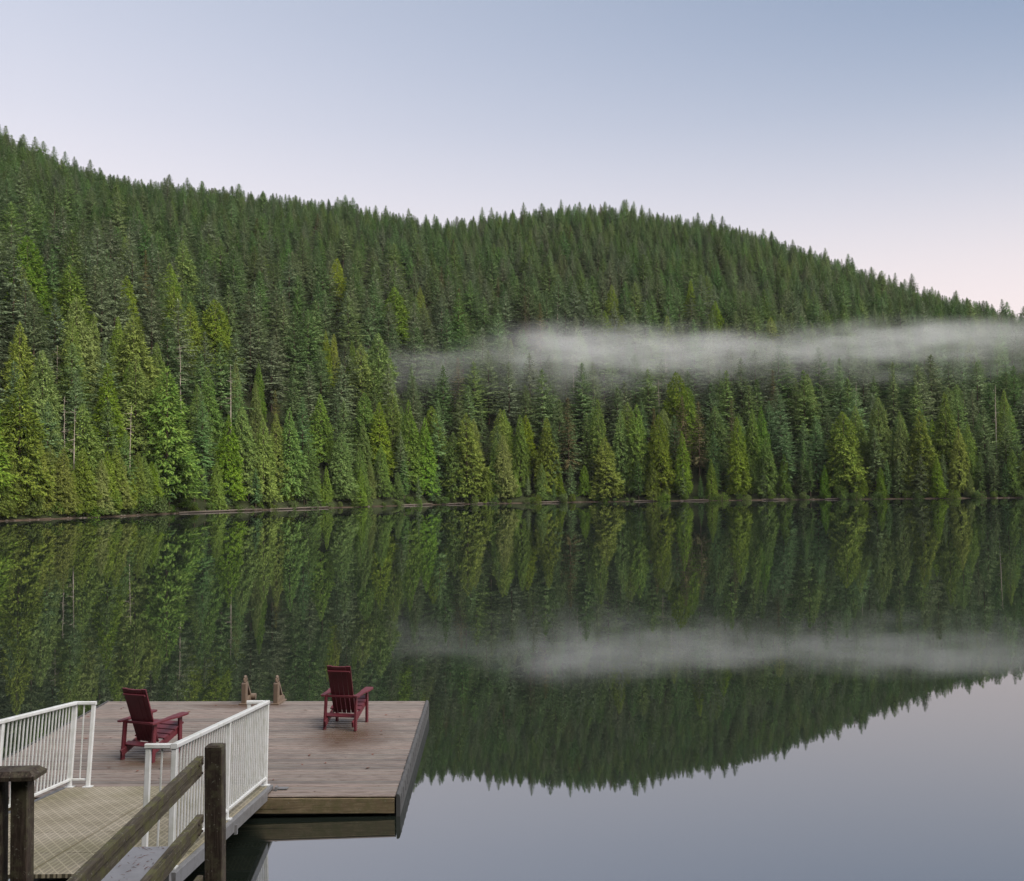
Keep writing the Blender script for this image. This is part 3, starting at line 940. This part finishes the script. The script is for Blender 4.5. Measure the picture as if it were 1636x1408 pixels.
# driftwood and logs on the far waterline
LOGS = [(285, 418, 'long weathered log lying on the waterline beyond the swim ladder'), (430, 524, 'longest pale driftwood log at the water, its end clear of the shrubs'), (640, 690, 'pale log on the waterline beyond the dock edge'),
        (708, 742, 'short white log under the first wisps of mist'), (752, 792, 'white driftwood pole beside the short white log'), (838, 902, 'brown log on the earth bank below the thick mist'), (1010, 1046, 'small pale log below the middle of the mist'),
        (1085, 1130, 'greyish log on the shore below thin browning conifers'), (1215, 1262, 'thin brown log on the shore below the fading mist'), (1316, 1340, 'short white stump end at the water below the fading mist')]
for (x0, x1, lab) in LOGS:
    Y0, Y1 = shore_depth(x0) - .9, shore_depth(x1) - .7
    p0 = Vector(((x0 - CX) / F_PX * Y0, Y0, .14)); p1 = Vector(((x1 - CX) / F_PX * Y1, Y1, .30))
    o = thing('driftwood_log', lab, 'log', Matrix.Translation((p0 + p1) / 2), 'logs along the far waterline')
    d = (p1 - p0) / 2
    m = MB()
    kn = [d * (-1 + 2 * q / 6) + Vector((0, rnd.uniform(-.15, .15), rnd.uniform(-.05, .05))) for q in range(7)]
    m.tube(kn, [.17, .18, .17, .16, .15, .13, .09], 8)
    m.build('stem', M_log, o)
    b2 = MB()
    b2.tube([d * .55, d * .6 + Vector((.3, -.2, .6))], [.09, .03], 5)
    b2.tube([d * -.4, d * -.36 + Vector((-.4, .1, .45))], [.08, .03], 5)
    b2.build('branch_stub', M_log, o)

# a scrap of wood afloat in mid lake
q = on_plane(1260, 951, (0, 0, 1), (0, 0, .03))
fl = MB(); fl.tube([(-.15, 0, 0), (0, .02, .005), (.16, -.03, .01)], [.010, .014, .008], 6)
o = fl.build('floating_branch', M_log); o.location = q
tag(o, 'tiny pale scrap of wood floating alone on the open lake', 'branch')

# ------------------------------------------------------------------ mist bank
def mist_material(dens, seed):
    t = NT('mist_air')
    c = t.n('TexCoord').outputs['Object']
    ps = t.n('NewGeometry').outputs['Position']
    mp = t.n('Mapping'); t.l(ps, mp.inputs[0]); mp.inputs['Scale'].default_value = (.022, .05, .085); mp.inputs['Location'].default_value = (seed, seed * 2.1, 0)
    nz = t.n('TexNoise'); t.l(mp.outputs[0], nz.inputs['Vector']); nz.inputs['Scale'].default_value = 1.0; nz.inputs['Detail'].default_value = 6.0; nz.inputs['Roughness'].default_value = .62
    mp2 = t.n('Mapping'); t.l(ps, mp2.inputs[0]); mp2.inputs['Scale'].default_value = (.07, .10, .24)
    n2 = t.n('TexNoise'); t.l(mp2.outputs[0], n2.inputs['Vector']); n2.inputs['Scale'].default_value = 1.0; n2.inputs['Detail'].default_value = 4.0
    # crisper above, trailing off below
    sx = t.n('SeparateXYZ'); t.l(c, sx.inputs[0])
    zz = t.math('SUBTRACT', sx.outputs['Z'], .40)
    zz = t.math('ADD', t.math('MULTIPLY', t.math('MAXIMUM', zz, 0.0), 1.75), t.math('MULTIPLY', t.math('MINIMUM', zz, 0.0), .74))
    cb = t.n('CombineXYZ'); t.l(sx.outputs['X'], cb.inputs['X']); t.l(sx.outputs['Y'], cb.inputs['Y']); t.l(zz, cb.inputs['Z'])
    ln = t.n('VectorMath', operation='LENGTH'); t.l(cb.outputs[0], ln.inputs[0])
    r = t.math('ADD', ln.outputs['Value'], t.math('ADD', t.math('MULTIPLY_ADD', nz.outputs[0], 1.7, -.86), t.math('MULTIPLY_ADD', n2.outputs[0], 1.5, -.74)))
    f_ = t.math('MINIMUM', t.math('MAXIMUM', t.math('SUBTRACT', 1.0, r), 0.0), 1.0)
    edge = t.math('MAXIMUM', t.math('SUBTRACT', 1.0, ln.outputs['Value']), 0.0)
    f_ = t.math('MULTIPLY', f_, t.math('MINIMUM', t.math('MULTIPLY', edge, 1.5), 1.0))
    d = t.math('MULTIPLY', t.math('POWER', f_, 1.15), dens)
    v = t.n('VolumePrincipled')
    v.inputs['Color'].default_value = col((.93, .94, .97))
    v.inputs['Anisotropy'].default_value = .1
    t.l(d, v.inputs['Density'])
    t.l(v.outputs[0], t.out.inputs['Volume'])
    return t.m
def ellipsoid(name, c, rad, mat, lab, rotz=0):
    me = bpy.data.meshes.new(name)
    b = bmesh.new(); bmesh.ops.create_icosphere(b, subdivisions=3, radius=1.0); b.to_mesh(me); b.free()
    me.materials.append(mat)
    o = link(name, me)
    o.matrix_world = Matrix.Translation(c) @ Matrix.Rotation(rotz, 4, 'Z') @ Matrix.Diagonal((*rad, 1))
    tag(o, lab, 'mist', None, 'stuff')
    return o
MIST = [(905, 590, 312, 40, 15, 18.0, .046, 'thick start of the pale mist bank on the slope'), (1090, 588, 314, 56, 15, 16.5, .039, 'middle of the pale mist bank on the slope'),
        (1300, 580, 312, 60, 15, 14.0, .035, 'thinning part of the mist bank on the slope'), (1530, 564, 308, 60, 15, 14.5, .033, 'faint far end of the mist bank by the ridge'), (672, 612, 306, 62, 13, 14.5, .017, 'first thin wisp of mist on the slope')]
for k, (px, py, Y, rx, ry, rz, dn, lab) in enumerate(MIST):
    ellipsoid('mist', at_y(px, py, Y), (rx, ry, rz), mist_material(dn, 3.7 * k), lab)

# thin haze volume added to soften the slope and lift its shade
ht = NT('shade_lifting_haze')
hv = ht.n('VolumePrincipled'); hv.inputs['Color'].default_value = col((.92, .94, .96)); hv.inputs['Density'].default_value = .00003
ht.l(hv.outputs[0], ht.out.inputs['Volume'])
hz = MB(); hz.box((0, 1200, 125), (5300, 2800, 258))
tag(hz.build('haze', ht.m), 'faint pale haze added before the hill to lift the forest shade', None, None, 'stuff')

# ------------------------------------------------------------------ the floating dock
TILT = .9
NRM = Vector((math.sin(R(TILT)), 0, math.cos(R(TILT))))
FR = on_plane(632, 1271, (0, 0, 1), (0, 0, .27))
AZ = R(-1.05)
vax = Vector((math.sin(AZ), math.cos(AZ), 0)); vax = (vax - NRM * vax.dot(NRM)).normalized()
uax = vax.cross(NRM).normalized()              # to the right
DM = Matrix(((uax.x, vax.x, NRM.x, FR.x), (uax.y, vax.y, NRM.y, FR.y), (uax.z, vax.z, NRM.z, FR.z), (0, 0, 0, 1)))
DW, DD = 5.85, 5.91                             # deck runs u in [-DW,0], v in [0,DD]
DI = DM.inverted()
def deck_uv(px, py):
    p = DI @ on_plane(px, py, NRM, FR)
    return p.x, p.y
chair1_uv = deck_uv(544, 1167)
chair2_uv = deck_uv(219, 1216)
w1 = DM @ Vector((chair1_uv[0] + .18, chair1_uv[1] - .35, 0)); w2 = DM @ Vector((chair2_uv[0] + .1, chair2_uv[1] - .1, 0))
w3 = DM @ Vector((-3.35, 5.5, 0))
M_plank = mat_deck_plank([(w1.x, w1.y, .75, .95), (w2.x, w2.y, .6, .4), (w3.x, w3.y, .8, .25)])
dock = thing('floating_dock', 'square floating wooden dock of greyed planks with grey plastic edging', 'dock', DM)
NPL = 42
pitch = DD / NPL
pm = MB(); pm.bar((0, 0, 0), (DW, pitch - .034, .038), .018, 0)
pme = pm.mesh('plank', M_plank)
for k in range(NPL):
    link('plank', pme, dock, Matrix.Translation((-DW / 2 + rnd.uniform(-.006, .006), (k + .5) * pitch, -.019 + rnd.uniform(-.0018, .0018))) @ Matrix.Rotation(rnd.uniform(-.0006, .0006), 4, 'Z'))
fa = MB(); fa.bar((-DW / 2, .025, -.135), (DW - .03, .045, .19), .004, 0)
fa.build('fascia_board', M_fascia, dock)
fb = MB(); fb.bar((-DW / 2, DD - .025, -.135), (DW - .03, .045, .19), .004, 0)
fb.build('fascia_board', M_fascia, dock)
fm2 = MB(); fm2.box((-DW / 2, DD / 2, -.24), (DW - .25, DD - .25, .34)); fm2.build('float_block', M_float, dock)
fm3 = MB(); fm3.box((-DW / 2, .25, -.10), (DW - .2, .06, .12)); fm3.box((-DW / 2, DD - .25, -.10), (DW - .2, .06, .12)); fm3.build('joist', M_float, dock)
# grey edging: rounded profile, in lengths, with slanted vent slots
prof = [(0.0, -.02), (0.0, .012), (.020, .015), (.040, .004), (.052, -.03), (.056, -.10), (.056, -.22), (.050, -.30), (.0, -.30)]
def edging(u0, sgn):
    n = 5
    L = DD / n
    for k in range(n):
        T = Matrix.Translation((u0, (k + .5) * L, 0)) @ Matrix.Rotation(math.pi / 2 if sgn > 0 else -math.pi / 2, 4, 'Z')
        m = MB()
        # prism extrudes along local x; profile in y,z with y pointing outwards
        m.prism([(-a, b) for a, b in prof], L - .012)
        s = m.build('fender_segment', M_greyplastic, dock)
        s.matrix_local = T
        for j in range(4):
            sl = MB()
            xx = -L / 2 + L * (j + .5) / 4
            sl.add([(xx - .02, -.0545, -.022), (xx + .03, -.0545, -.022), (xx + .095, -.0585, -.16), (xx + .035, -.0585, -.16),
                    (xx - .02, -.03, -.022), (xx + .03, -.03, -.022), (xx + .095, -.04, -.16), (xx + .035, -.04, -.16)],
                   [(0, 1, 2, 3), (7, 6, 5, 4), (0, 4, 5, 1), (1, 5, 6, 2), (2, 6, 7, 3), (3, 7, 4, 0)])
            o_ = sl.build('vent_slot', M_slot, s)
edging(.008, 1)
edging(-DW - .008, -1)
# ladder of tan plastic at the far edge
lu0, lv = deck_uv(389, 1126)
lu1, _ = deck_uv(439, 1127)
lad = thing('swim_ladder', 'tan plastic swim ladder with two looped handles at the dock far edge', 'ladder', DM @ Matrix.Translation((lu0, lv, 0)))
def handle(u):
    X = Matrix.Translation((u, 0, 0))
    h = MB()
    h.bar((u, .045, .19), (.098, .09, .36), .014, 2)
    h.prism([(.0, .365), (.09, .365), (.085, .392), (.02, .392)], .086, X)
    h.box((u, .18, .013), (.150, .46, .026))
    h.prism([(.085, .026), (.40, .026), (.40, .075), (.36, .085), (.36, .115), (.30, .13), (.085, .06)], .074, X)
    h.prism([(.285, .115), (.335, .115), (.130, .405), (.088, .405)], .060, X)
    pts_ = [(u, .075 + .052 * math.cos(k * 2 * math.pi / 16), .440 + .058 * math.sin(k * 2 * math.pi / 16)) for k in range(17)]
    h.tube(pts_, .023, 8, caps=False)
    o_ = h.build('handle', M_tan, lad)
    o_.matrix_local = Matrix.Translation((u, 0, 0)) @ Matrix.Rotation(R(-7), 4, 'Z') @ Matrix.Translation((-u, 0, 0))
    rl = MB(); rl.bar((u, .42, -.30), (.06, .05, .75), .01, 2); rl.build('side_rail', M_tan, o_)
handle(0)
handle(lu1 - lu0)
rm_ = MB(); rm_.tube([(.05, .33, .085), (.15, .33, .085)], .058, 14); rm_.build('roller', M_tan, lad)
for k in range(3):
    rg = MB(); rg.beam((0.03, .42, -.12 - .22 * k), (lu1 - lu0 - .03, .42, -.12 - .22 * k), .07, .03); rg.build('rung', M_tan, lad)

# ------------------------------------------------------------------ the two chairs
def make_chair(label):
    c = thing('adirondack_chair', label, 'chair', None, 'burgundy chairs on the dock')
    def P(name, mb):
        return mb.build(name, M_red, c)
    for s in (-1, 1):
        P('leg', MB().beam((s * .262, -.33, 0), (s * .255, -.29, .545), .036, .070, (0, 1, 0)))
        P('leg', MB().beam((s * .262, .305, 0), (s * .262, .295, .545), .036, .072, (0, 1, 0)))
        P('side_rail', MB().beam((s * .232, .34, .345), (s * .232, -.40, .105), .026, .095))
        ar = MB()
        pl = [(-.40, .035), (-.36, .05), (-.05, .055), (.12, .085), (.34, .088), (.40, .070), (.41, .03), (.40, -.050), (.34, -.058), (.10, -.050), (-.06, -.030), (-.36, -.030), (-.40, -.02)]
        vs_ = [(s * (.272 + b), a_, .548) for a_, b in pl] + [(s * (.272 + b), a_, .572) for a_, b in pl]
        n_ = len(pl)
        fs_ = [(i, (i + 1) % n_, n_ + (i + 1) % n_, n_ + i) for i in range(n_)] + [tuple(range(n_ - 1, -1, -1)), tuple(range(n_, 2 * n_))]
        if s > 0:
            fs_ = [tuple(reversed(f_)) for f_ in fs_]
        ar.add(vs_, fs_)
        P('armrest', ar)
    # seat: boards on the sloping side rails, the last one a shelf behind the backrest
    for k in range(6):
        t = k / 5
        y, z = .345 - .60 * t, .408 - .185 * t
        if k == 4:
            continue
        T = Matrix.Translation((0, y, z)) @ Matrix.Rotation(R(17.5), 4, 'X')
        P('seat_slat', MB().bar((0, 0, 0), (.52, .105, .022), .005, 0, T))
    b0, b1 = Vector((0, -.105, .235)), Vector((0, -.44, 1.045))
    ax = (b1 - b0).normalized()
    for k in range(5):
        q_ = k - 2
        m = MB()
        w0, w1_ = .062, .0795
        x0, x1 = q_ * .0755, q_ * .080
        curve = .003 * q_ * q_
        nrm = Vector((0, ax.z, -ax.y))
        topd = .0016 * q_ * q_
        p = []
        for sgn in (-1, 1):
            for (pt, xc, w_) in ((b0, x0, w0), (b1 - ax * 0 + ax * topd, x1, w1_)):
                for e_ in (-1, 1):
                    p.append(pt + Vector((xc + e_ * w_ / 2, 0, 0)) + nrm * (curve * .9 + sgn * .010))
        m.add(p, [(0, 1, 3, 2), (4, 6, 7, 5), (0, 4, 5, 1), (2, 3, 7, 6), (0, 2, 6, 4), (1, 5, 7, 3)])
        P('back_slat', m)
    P('back_rail', MB().beam((-.255, -.275, .535), (.255, -.275, .535), .024, .036))
    tr = b0 + (b1 - b0) * .91 - Vector((0, ax.z, -ax.y)) * .024
    P('top_batten', MB().beam(tr + Vector((-.185, 0, 0)), tr + Vector((.185, 0, 0)), .024, .03, ax))
    P('front_apron', MB().bar((0, .345, .335), (.46, .024, .10), .004, 0))
    return c
ch1 = make_chair('burgundy slatted chair nearer the dock far edge, facing the lake alone')
ch2 = copy_tree(ch1)
ch2['label'] = 'burgundy slatted chair beside the white railed gangway, turned slightly sideways'
def put_chair(c, px0, py0, px1, py1):
    a_, b_ = Vector((*deck_uv(px0, py0), 0)), Vector((*deck_uv(px1, py1), 0))
    mid = (a_ + b_) / 2
    ang = math.atan2((b_ - a_).y, (b_ - a_).x)
    c.matrix_world = DM @ Matrix.Translation(mid) @ Matrix.Rotation(ang, 4, 'Z') @ Matrix.Translation((0, .33, 0))
put_chair(ch1, 518.5, 1165.5, 568, 1167.5)
put_chair(ch2, 195, 1213.5, 244.5, 1218.5)

# ------------------------------------------------------------------ gangway down to the dock
gd = ray(757, 966).normalized()                # downhill, away from the camera
far_r = on_plane(437, 1254, NRM, FR + NRM * .06)
gx = gd.cross(NRM).normalized()
gz = gx.cross(gd)
GM = Matrix(((gx.x, gd.x, gz.x, far_r.x), (gx.y, gd.y, gz.y, far_r.y), (gx.z, gd.z, gz.z, far_r.z), (0, 0, 0, 1)))
GI = GM.inverted()
def gw(px, py, h=0.0):
    return GI @ on_plane(px, py, gz, far_r + gz * h)
GWID = -gw(108, 1254).x
near = gw(120, 1396).y
GL = -near
print('gangway', round(GWID, 2), round(GL, 2), 'chairs', chair1_uv, chair2_uv)
gang = thing('gangway', 'sloping gangway of beige moulded grating with white railings on both sides', 'gangway', GM)
for u in (-.03, -GWID + .03):
    e_ = MB(); e_.bar((u, -GL / 2 - .19, -.07), (.06, GL - .38, .14), .008, 1); e_.bar((u, -.185, -.027), (.058, .37, .052), .006, 1)
    e_.build('side_beam', M_steel, gang)
seam_u = gw(263, 1263).x
cols = ((-.062, seam_u + .012), (seam_u - .012, -GWID + .062))
rows = [0.02]
step = .92
while rows[-1] < GL - .35:
    rows.append(min(GL, rows[-1] + step))
for (ua, ub) in cols:
    for k in range(len(rows) - 1):
        v0, v1 = -rows[k] - .004, -rows[k + 1] + .004
        me_ = MB()
        me_.box(((ua + ub) / 2, (v0 + v1) / 2, -.02), (abs(ua - ub), abs(v1 - v0), .034))
        mm = me_.mesh('grating_panel', M_grate)
        uv = mm.uv_layers.new(name='UVMap')
        for lp in mm.loops:
            p = mm.vertices[lp.vertex_index].co
            uv.data[lp.index].uv = (p.x, p.y)
        link('grating_panel', mm, gang)
cj = MB()
for k in range(int(GL / .6)):
    cj.box((-GWID / 2, -.5 - .6 * k, -.09), (GWID - .13, .05, .08))
cj.box((seam_u, -GL / 2 - .2, -.075), (.05, GL - .5, .07))
cj.build('cross_bearers', M_float, gang)
hn = MB(); hn.box((.11, .03, -.048), (.15, .15, .010)); hn.box((.045, -.03, -.04), (.03, .12, .05)); hn.build('hinge_plate', M_steel, gang)
bk = MB(); bk.box((.012, -2.2, -.11), (.03, .05, .10)); bk.build('bracket', M_steel, gang)

RH = 1.085
pk_me = MB().bar((0, 0, 0), (.016, .016, RH - .145), .002, 2).mesh('picket', M_white_shaded)
def railing(u, s, u_in, lean):
    """guard rail along the gangway at u; s = +1/-1 points inwards for the short end returns"""
    T = lambda p: Vector((p[0] + lean * p[2], p[1], p[2]))
    va, vb = -.06, -GL + .16
    top = MB()
    top.beam(T((u, va + .03, RH - .022)), T((u, vb - .03, RH - .022)), .062, .045, (0, 0, 1), .008)
    r = top.build('railing', M_white, gang)
    lo = MB(); lo.beam(T((u, va, .095)), T((u, vb, .095)), .032, .032, (0, 0, 1), .004); lo.build('bottom_rail', M_white, r)
    for v_ in (va, (va + vb) / 2 - .02, vb):
        po = MB(); po.beam(T((u, v_, 0)), T((u, v_, RH - .046)), .048, .048, (1, 0, 0), .004); po.box((u, v_, .006), (.11, .11, .012)); po.build('post', M_white, r)
    N = int((va - vb) / .103)
    for k in range(1, N):
        v_ = va + (vb - va) * k / N
        if min(abs(v_ - q) for q in (va, (va + vb) / 2 - .02, vb)) < .04:
            continue
        p = T((u, v_, (RH + .065) / 2))
        link('picket', pk_me, r, Matrix.Translation(p) @ Matrix.Rotation(math.atan(lean), 4, 'Y'))
    for v_ in (va, vb):
        rt = MB(); rt.beam(T((u - s * -.034, v_, RH - .022)), T((u + s * (u_in + .03), v_, RH - .022)), .062, .045, (0, 0, 1), .008); rt.build('return_rail', M_white, r)
        po = MB(); po.beam(T((u + s * u_in, v_, 0)), T((u + s * u_in, v_, RH - .046)), .048, .048, (1, 0, 0), .004); po.box((u + s * u_in, v_, .006), (.11, .11, .012)); po.build('post', M_white, r)
        lo = MB(); lo.beam(T((u + s * .03, v_, .095)), T((u + s * (u_in - .03), v_, .095)), .028, .028, (0, 0, 1), .004); lo.build('bottom_rail', M_white, r)
        link('picket', pk_me, r, Matrix.Translation(T((u + s * u_in / 2, v_, (RH + .065) / 2))))
railing(-.095, -1, .235, -.012)
railing(-GWID + .095, 1, .235, .012)

# ------------------------------------------------------------------ the fixed pier and its timber railing
pdir = ray(764, 779.5); pdir.z = 0; pdir.normalize()
PY = 8.62
pf = at_y(326.5, 1193, PY)                      # post, top edge of its near face
PM = Matrix.Rotation(-math.atan2(pdir.x, pdir.y), 4, 'Z'); PM.translation = (pf.x, pf.y, 0)
PI_ = PM.inverted()
ptop = pf.z
PW = .143
DECKZ = CAM_H - 3.29
pier = thing('timber_pier', 'old dark timber pier end with mossy post and rail fence', 'pier', PM)
MV = lambda x, y, z: (x, y, z)
po = MB(); po.bar((PW / 2, PW / 2, (ptop - .9) / 2 + -.0), (PW, PW, ptop + .9 - .02), .008, 2)
po.add([(0, 0, ptop - .032), (PW, 0, ptop - .032), (PW, PW, ptop - .032), (0, PW, ptop - .032), (.022, .022, ptop), (PW - .022, .022, ptop), (PW - .022, PW - .022, ptop), (.022, PW - .022, ptop)],
       [(0, 1, 5, 4), (1, 2, 6, 5), (2, 3, 7, 6), (3, 0, 4, 7), (4, 5, 6, 7)])
po.build('post', M_old, pier)
po2 = MB(); po2.bar((PW / 2, -3.35, (ptop - .9) / 2), (PW, PW, ptop + .9 - .02), .008, 2); po2.build('post', M_old, pier)
def z_at(px, py, y):
    return at_y(px, py, y).z
zt1, zm1, zb1 = (z_at(326, q, PY) for q in (1207, 1223, 1240))
zt2, zm2, zb2 = (z_at(326, q, PY) for q in (1300, 1315, 1332))
for zt, zm, zb in ((zt1, zm1, zb1), (zt2, zm2, zb2)):
    a_ = MB(); a_.bar((-.032, -1.64, (zt + zm) / 2 + .003), (.060, 3.26, zt - zm - .010), .006, 1); rl = a_.build('rail', M_rail, pier)
    b_ = MB(); b_.bar((-.036, -1.64, (zm + zb) / 2), (.040, 3.26, zm - zb - .004), .006, 1); b_.build('lower_board', M_rail, rl)
bo = MB()
for zc_ in ((zt1 + zm1) / 2, (zm1 + zb1) / 2, (zt2 + zm2) / 2, (zm2 + zb2) / 2):
    for yy_ in (-.07, -.16):
        bo.tube([(-.004, yy_, zc_), (.008, yy_, zc_)], .011, 8)
bo.build('bolt_heads', M_bolt, pier)
hb = MB(); hb.bar((-.95, .02, DECKZ - .11), (1.75, .05, .21), .005, 0); hb.build('header_board', M_old, pier)
for k in range(24):
    d_ = MB(); d_.bar((-.95 + rnd.uniform(-.004, .004), -.12 - .148 * k, DECKZ - .02), (1.75, .14, .038), .005, 0); d_.build('deck_board', M_rail, pier)
eb = MB(); eb.bar((PW / 2 - .09, -1.66, DECKZ + .09), (.05, 3.2, .16), .006, 1); eb.build('toe_board', M_rail, pier)
st_ = MB(); st_.bar((-.1, -1.7, DECKZ - .16), (.08, 3.2, .22), .006, 1); st_.bar((-1.75, -1.7, DECKZ - .16), (.08, 3.2, .22), .006, 1); st_.build('stringer', M_old, pier)
# the pair of capped gate posts on the other side
g0 = at_y(16.7, 1246, 8.35)
gp = thing('capped_double_post', 'pair of near black timber posts under one wide cap board', 'post', Matrix.Rotation(-math.atan2(pdir.x, pdir.y), 4, 'Z'))
gp.matrix_world.translation
GPM = PM.copy(); GPM.translation = (g0.x, g0.y, 0)
gp.matrix_world = GPM
zc = g0.z
for u in (0, -.205):
    m = MB(); m.bar((u + .066, .07, (zc - .5) / 2), (.132, .14, zc + .5), .006, 2); m.build('post', M_old, gp)
cp = MB()
x0, x1, y0, y1 = -.42, .205, -.055, .20
cp.add([(x0, y0, zc), (x1, y0, zc), (x1, y1, zc), (x0, y1, zc), (x0, y0, zc + .03), (x1, y0, zc + .03), (x1, y1, zc + .03), (x0, y1, zc + .03),
        (x0 + .03, y0 + .035, zc + .068), (x1 - .05, y0 + .035, zc + .068), (x1 - .05, y1 - .035, zc + .068), (x0 + .03, y1 - .035, zc + .068)],
       [(3, 2, 1, 0), (0, 1, 5, 4), (1, 2, 6, 5), (2, 3, 7, 6), (3, 0, 4, 7), (4, 5, 9, 8), (5, 6, 10, 9), (6, 7, 11, 10), (7, 4, 8, 11), (8, 9, 10, 11)])
cp.build('cap_board', M_old, gp)

# grey bench along the timber railing
BY = 8.16
b_far = at_y(277, 1352, BY)
BM = PM.copy(); BM.translation = (b_far.x, b_far.y, 0)
bench = thing('bench', 'low grey bench top littered with reddish needles behind the timber rails', 'bench', BM)
zs = b_far.z
m = MB(); m.bar((-.13, -1.3, zs - .02), (.40, 2.6, .04), .006, 1); m.build('seat', M_bench, bench)
for yy in (-.15, -2.4):
    m = MB(); m.box((-.13, yy, (zs - .04 + DECKZ) / 2), (.30, .06, zs - .042 - DECKZ)); m.build('leg', M_bench, bench)
lit = MB()
for k in range(55):
    px_, py_ = rnd.uniform(-.31, .05), -abs(rnd.gauss(.25, .35)) - .02
    a_ = rnd.uniform(0, 6.28); L = rnd.uniform(.008, .028)
    c_, s_ = math.cos(a_) * L, math.sin(a_) * L
    w_ = .0018
    lit.add([(px_ - c_ - s_ * w_ / L, py_ - s_ + c_ * w_ / L, zs + .004), (px_ - c_ + s_ * w_ / L, py_ - s_ - c_ * w_ / L, zs + .004), (px_ + c_, py_ + s_, zs + .007 + rnd.uniform(0, .008)), (px_, py_, zs + .011)], [(0, 1, 2), (0, 2, 3), (1, 3, 2)])
o = lit.build('needle_litter', M_needle, bench); o['kind'] = 'stuff'
# leaves and twigs scattered on the dock
lf = MB()
for k in range(70):
    u, v_ = rnd.uniform(-DW + .1, -.1), rnd.uniform(.05, DD - .05)
    a_ = rnd.uniform(0, 6.28); L = rnd.uniform(.015, .045); w_ = L * rnd.uniform(.25, .6)
    c_, s_ = math.cos(a_), math.sin(a_)
    lf.add([(u - c_ * L, v_ - s_ * L, .004), (u - s_ * w_, v_ + c_ * w_, .010), (u + c_ * L, v_ + s_ * L, .006), (u + s_ * w_, v_ - c_ * w_, .004)], [(0, 1, 2), (0, 2, 3)])
o = lf.build('leaf_litter', M_needle, dock); o['kind'] = 'stuff'
print('trees', len(trees), 'forest', len(pts), 'crown tris', [len(v[2].polygons) for v in VAR])
